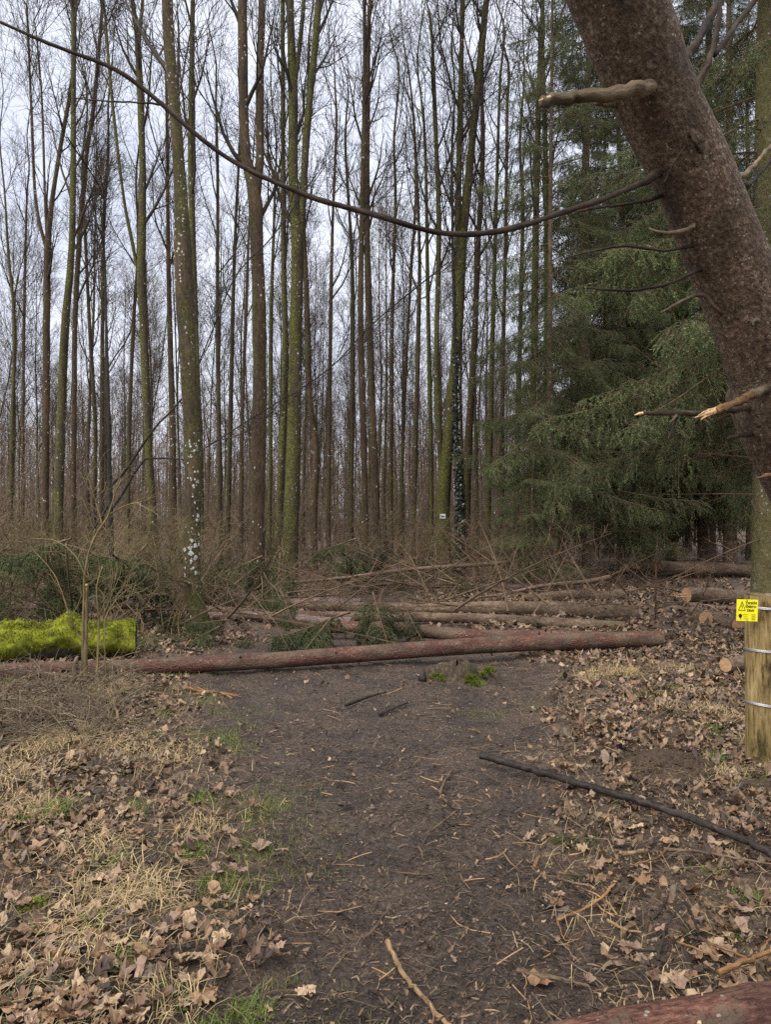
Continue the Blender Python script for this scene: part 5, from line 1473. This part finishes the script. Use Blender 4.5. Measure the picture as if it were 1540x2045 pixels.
bigleaf(520, 1682, .075, 0, 5, 'solitary pinkish maple leaf at the grassy edge of the path', .4)
bigleaf(1112, 1790, .055, 0, 2, 'dark maple leaf beside the bright orange peeled stick', 1.2)
bigleaf(1345, 1955, .07, 1, 3, 'pale curled leaf in front of the wet red log', .2)

# ------------------------------------------------------------------ fine litter on the path: needles, chips, twiglets
mb = MB()
n = 80000
y = 2.0 + 8.2 * rng.random(n) ** 1.25; x = (rng.random(n) * 2 - 1) * y * .55
s = verge(x, y)
ok = inview(x, y) & (rng.random(n) < np.where(s < .1, (.35 + .8 * vnoise(x * 2.5, y * 2.5 + 30)), .55))
x, y = x[ok], y[ok]; n = len(x)
L_ = .006 + .030 * rng.random(n) ** 2.2; wd = .0010 + .0026 * rng.random(n) ** 2
a = rng.random(n) * 6.28
d = np.stack([np.cos(a), np.sin(a), rng.normal(size=n) * .18], -1); sd_ = np.stack([-np.sin(a), np.cos(a), rng.normal(size=n) * .4], -1)
c = np.stack([x, y, gzf(x, y) + .003 + .008 * rng.random(n)], -1)
bend = np.stack([-np.sin(a), np.cos(a), .5 + 0 * a], -1) * (L_ * .35 * rng.normal(size=n))[:, None]
V = np.stack([c - d * L_[:, None] - sd_ * wd[:, None], c - d * L_[:, None] + sd_ * wd[:, None], c + bend - sd_ * wd[:, None], c + bend + sd_ * wd[:, None], c + d * L_[:, None] - sd_ * wd[:, None] * .5, c + d * L_[:, None] + sd_ * wd[:, None] * .5], 1)
q = (np.array([(0, 2, 3, 1), (2, 4, 5, 3)])[None] + (np.arange(n) * 6)[:, None, None]).reshape(-1, 4)
pal = np.array([(.060, .040, .028), (.11, .072, .046), (.19, .125, .075), (.035, .026, .020), (.28, .19, .11)])
C = pal[rng.choice(5, n, p=[.28, .26, .19, .20, .07])] * (.7 + .6 * rng.random((n, 1)))
mb.add(V, None, q, None, np.repeat(C, 6, 0))
stuff(ob('needle_litter', mb.mesh('needle_litter', M['leafcol'], False, col=True)), 'fine needles, bark chips and twiglets trodden into the dirt path', 'litter')

# small twigs and shreds scattered over the ground
n = 2600
y = 2.0 + 10 * rng.random(n) ** 1.2; x = (rng.random(n) * 2 - 1) * y * .54
ok = inview(x, y) & (rng.random(n) < np.where(x > .2, 1.0, .5)); x, y = x[ok], y[ok]; n = len(x)
a = rng.random(n) * 6.28; L_ = .03 + .11 * rng.random(n) ** 2
k = np.linspace(-1, 1, 4)
bx_ = rng.normal(size=(n, 1)) * .3 * L_[:, None] * k ** 2
P = np.stack([x[:, None] + np.cos(a)[:, None] * L_[:, None] * k - np.sin(a)[:, None] * bx_, y[:, None] + np.sin(a)[:, None] * L_[:, None] * k + np.cos(a)[:, None] * bx_, (gz(x, y) + .014)[:, None] + rng.random((n, 1)) * .012 + .012 * k * rng.normal(size=(n, 1))], -1)
R = (.0014 + .0028 * rng.random((n, 1)) ** 2) * np.ones((1, 4))
pal = np.array([(.045, .032, .022), (.10, .066, .04), (.20, .12, .06), (.33, .20, .09), (.025, .02, .016)])
mb = tubes(MB(), P, R, 4, col=pal[rng.choice(5, n, p=[.3, .3, .16, .08, .16])])
stuff(ob('twig_litter', mb.mesh('twig_litter', M['leafcol'], True, col=True)), 'small broken twigs scattered over path and verges', 'twigs')

# ------------------------------------------------------------------ grass, straw, little plants
def blades(mb, x, y, L, w, col, lean=.5, droop=.6, flatz=1.0, K=4, zmin=.012):
    n = len(x)
    a = rng.random(n) * 6.28
    d = np.stack([np.cos(a) * lean, np.sin(a) * lean, np.full(n, flatz)], -1) + rng.normal(size=(n, 3)) * .18
    d = norm(d); d[:, 2] = np.abs(d[:, 2])
    p = np.stack([x, y, gz(x, y) - .005], -1); pts = [p]
    for k in range(K - 1):
        p = p + d * (L / (K - 1))[:, None]; p[:, 2] = np.maximum(p[:, 2], gz(p[:, 0], p[:, 1]) + zmin * (.5 + rng.random(n)))
        pts.append(p); d = norm(d + np.array([0, 0, -droop]) + rng.normal(size=d.shape) * .08)
    P = np.stack(pts, 1)
    wv = np.stack([-np.sin(a), np.cos(a), 0 * a], -1)[:, None] * (w[:, None] * np.linspace(1, .15, K))[..., None]
    V = np.stack([P - wv, P + wv], 2).reshape(n, 2 * K, 3)
    q = (np.array([(2 * k, 2 * k + 1, 2 * k + 3, 2 * k + 2) for k in range(K - 1)])[None] + (np.arange(n) * 2 * K)[:, None, None]).reshape(-1, 4)
    mb.add(V, None, q, None, np.repeat(col, 2 * K, 0))
mb = MB()
def tuft(u, v, r, n, L, green=True, lean=.5, droop=.35, flatz=1.0):
    p = gp(u, v)
    rr = r * np.sqrt(rng.random(n)); a = rng.random(n) * 6.28
    x, y = p[0] + rr * np.cos(a), p[1] + rr * np.sin(a)
    base = np.array([(.11, .17, .03)]) if green else np.array([(.47, .355, .19)])
    col = base * (.55 + .75 * rng.random((n, 1))) + (np.array([.05, .03, 0]) * rng.random((n, 1)))
    blades(mb, x, y, L * (.5 + .8 * rng.random(n)), np.full(n, .0016 if green else .0024), col, lean, droop, flatz, zmin=.012 if green else .04)
for u, v, r, n, L in ((90, 1640, .13, 320, .09), (120, 1625, .1, 200, .09), (380, 1700, .09, 380, .05), (400, 1592, .10, 260, .05), (270, 1622, .10, 220, .06), (500, 1690, .12, 200, .04), (440, 1750, .12, 220, .045), (520, 1620, .12, 140, .04), (505, 1995, .08, 240, .06), (420, 2035, .07, 160, .06), (220, 1735, .08, 160, .09), (320, 1430, .12, 160, .07), (450, 1480, .14, 180, .045), (60, 1860, .06, 120, .06), (190, 1850, .05, 100, .08), (250, 1935, .05, 80, .09), (1300, 1390, .16, 240, .06), (1340, 1370, .16, 220, .07), (1420, 1460, .1, 160, .07), (1430, 1520, .06, 140, .10), (1060, 1400, .2, 140, .03), (960, 1412, .2, 160, .03), (1420, 1735, .1, 140, .04), (1485, 1790, .07, 110, .05), (1460, 1870, .06, 80, .05), (340, 1990, .08, 120, .05), (545, 1600, .1, 140, .04), (140, 1580, .1, 120, .06), (40, 1500, .12, 160, .08), (1500, 1550, .08, 100, .06)):
    tuft(u, v, r, n, L)
n = 15000     # short grass along the trodden edge
y = 2.2 + 6 * rng.random(n); x = np.interp(y, EY, EL) + rng.normal(size=n) * .28 - .12
ok = vnoise(x * 3 + 11, y * 3) > .56; x, y = x[ok], y[ok]; n = len(x)
col = np.array([(.12, .16, .035)]) * (.5 + .8 * rng.random((n, 1))) + np.array([.08, .05, .01]) * rng.random((n, 1))
blades(mb, x, y, .02 + .03 * rng.random(n), np.full(n, .0013), col, .6, .3)
n = 9000     # short grass on both verges, thin
y = 2.2 + 8 * rng.random(n) ** 1.1; x = (rng.random(n) * 2 - 1) * y * .54
ok = (verge(x, y) > .15) & (vnoise(x * 2 + 41, y * 2) > .5); x, y = x[ok], y[ok]; n = len(x)
col = np.array([(.13, .17, .035)]) * (.5 + .8 * rng.random((n, 1)))
blades(mb, x, y, .03 + .05 * rng.random(n), np.full(n, .0014), col, .6, .3)
stuff(ob('grass', mb.mesh('grass', M['grasscol'], False, col=True)), 'short green grass growing through the leaves at the path edge', 'grass')
mb = MB()
for u, v, r, n, L in ((205, 1400, .10, 220, .34), (230, 1380, .08, 160, .30), (160, 1480, .22, 240, .30), (110, 1500, .25, 260, .30), (30, 1560, .25, 220, .32), (250, 1500, .2, 160, .26), (330, 1520, .2, 120, .24), (60, 1620, .22, 200, .24), (230, 1770, .2, 220, .20), (300, 1790, .15, 140, .16), (180, 1700, .15, 120, .2), (170, 1850, .12, 120, .18), (190, 1900, .1, 90, .14), (60, 1960, .1, 70, .16), (400, 1650, .15, 90, .14), (1220, 1340, .2, 240, .26), (1260, 1345, .16, 160, .26), (1180, 1352, .12, 120, .22), (1340, 1330, .25, 160, .24), (1400, 1380, .2, 130, .2), (1470, 1440, .12, 110, .2), (1500, 1480, .08, 120, .16), (1450, 1550, .12, 80, .14), (340, 2010, .1, 60, .12), (1420, 1420, .2, 110, .2), (20, 1420, .3, 260, .34), (1350, 1420, .2, 90, .14)):
    tuft(u, v, r, n, L, False, 1.3, .75, .7)
n = 7000     # single straws lying about
y = 2.2 + 7 * rng.random(n); x = (rng.random(n) * 2 - 1) * y * .54
ok = (verge(x, y) > -.05) & (rng.random(n) < np.where(x < 0, 1, .55)); x, y = x[ok], y[ok]; n = len(x)
blades(mb, x, y, .05 + .20 * rng.random(n) ** 1.4, .0011 + .0014 * rng.random(n), np.array([(.47, .35, .18)]) * (.5 + .7 * rng.random((n, 1))), 1.6, .45, .45, zmin=.042)
stuff(ob('dry_grass', mb.mesh('dry_grass', M['grasscol'], False, col=True)), 'dry straw-coloured grass lying over the leaves', 'grass')
# bramble-like tangle of thin brown twigs below the long log
n = 420
u = rng.uniform(-120, 245, n); v = 1368 + 135 * rng.random(n)
Yt = 1.6 * F / (v - HZ); x = (u - CU) / F * Yt
a = rng.random(n) * 6.28; L_ = .2 + .5 * rng.random(n); k = np.linspace(0, 1, 6)
P = np.stack([x[:, None] + np.outer(np.cos(a) * L_, k) + rng.normal(size=(n, 6)) * .012, Yt[:, None] + np.outer(np.sin(a) * L_, k) + rng.normal(size=(n, 6)) * .012, gz(x, Yt)[:, None] + .01 + np.outer(.06 + .16 * rng.random(n), np.sin(k * np.pi * (.6)) * 1.0) ], -1)
R = (.0022 + .0048 * rng.random((n, 1)) ** 2) * np.linspace(1, .5, 6)
mb = tubes(MB(), P, R, 4, col=np.array([(.13, .095, .055), (.085, .06, .035), (.20, .15, .085), (.05, .035, .024)])[rng.integers(0, 4, n)])
b, rb = spawn(P, R, 4, .1, 1, .8, .16, 4, .0, .25, .7, .002, .001)
tubes(mb, b, rb, 3, col=np.array([(.13, .095, .055), (.085, .06, .035), (.18, .13, .075)])[rng.integers(0, 3, len(b))])
stuff(ob('bramble_tangle', mb.mesh('bramble_tangle', M['leafcol'], False, col=True)), 'tangle of thin brown stems beside the cut sapling', 'undergrowth')
# small green herbs
mb = MB()
for u, v, n, r in ((80, 1935, 30, .06), (60, 1960, 30, .07), (200, 1985, 26, .06), (100, 1990, 24, .06), (330, 1480, 26, .09), (240, 1550, 18, .08), (1440, 1520, 34, .05), (1170, 1690, 10, .03), (1350, 1440, 26, .1), (1390, 1870, 20, .05), (20, 2010, 30, .06), (350, 2000, 24, .06), (200, 1670, 16, .04), (1460, 1485, 24, .06), (1310, 1250, 24, .15)):
    p = gp(u, v); a = rng.random(n) * 6.28; rr = r * np.sqrt(rng.random(n))
    x, y = p[0] + rr * np.cos(a), p[1] + rr * np.sin(a)
    c = np.stack([x, y, gz(x, y) + .015 + .035 * rng.random(n)], -1)
    leaf_cloud(mb, c, np.tile([0, -.2, 1.0], (n, 1)), .0085, np.array([(.055, .085, .032)]) * (.5 + .8 * rng.random((n, 1))), .45)
stuff(ob('small_herbs', mb.mesh('small_herbs', M['grasscol'], False, col=True)), 'little green herbs sprouting between the fallen leaves', 'plants')
# green spruce sprigs on the ground
for i, (u, v, s, yaw, lb) in enumerate(((1215, 1690, .16, 2.7, 'small green spruce sprig lying beside the blackened pole'), (1110, 1742, .13, .1, 'dull yellow-green spruce sprig on the path edge'))):
    p = gp(u, v)
    tag(ob('spruce_sprig', GB[i], None, (p[0], p[1], float(gz(p[0], p[1])) + .045), (0, .02, yaw), s), lb, 'sprig')
# moss cushions
def cushion(u, v, r, label):
    p = gp(u, v)
    m_ = 900
    th_ = rng.random(m_) * 6.28; ph_ = np.arccos(rng.random(m_)); nn = np.stack([np.sin(ph_) * np.cos(th_), np.sin(ph_) * np.sin(th_), np.cos(ph_)], -1)
    c = nn * np.array([r, r * .8, r * .35]) * (.8 + .4 * vnoise(nn[:, 0] * 3 + u, nn[:, 1] * 3)[:, None])
    nd = norm(nn + rng.normal(size=nn.shape) * .5); w_ = norm(np.cross(nd, rng.normal(size=nd.shape))) * .004
    cc = np.array([.20, .24, .022]) * (.5 + .9 * rng.random((m_, 1)))
    mb = MB().add(np.stack([c - w_, c + w_, c + nd * .014], 1), np.arange(3 * m_).reshape(-1, 3), None, None, np.repeat(cc, 3, 0))
    tag(ob('moss_cushion', mb.mesh('moss_cushion', M['grasscol'], False, col=True), None, (p[0], p[1], float(gz(p[0], p[1])))), label, 'moss')
cushion(68, 1800, .055, 'yellow-green moss cushion among the leaves on the straw-strewn verge')
cushion(10, 1372, .13, 'bright moss cushion under the long log beside the bramble tangle')
print('TRIS', sum(len(m.loops) - 2 * len(m.polygons) for m in bpy.data.meshes), 'OBJ', len(bpy.data.objects))
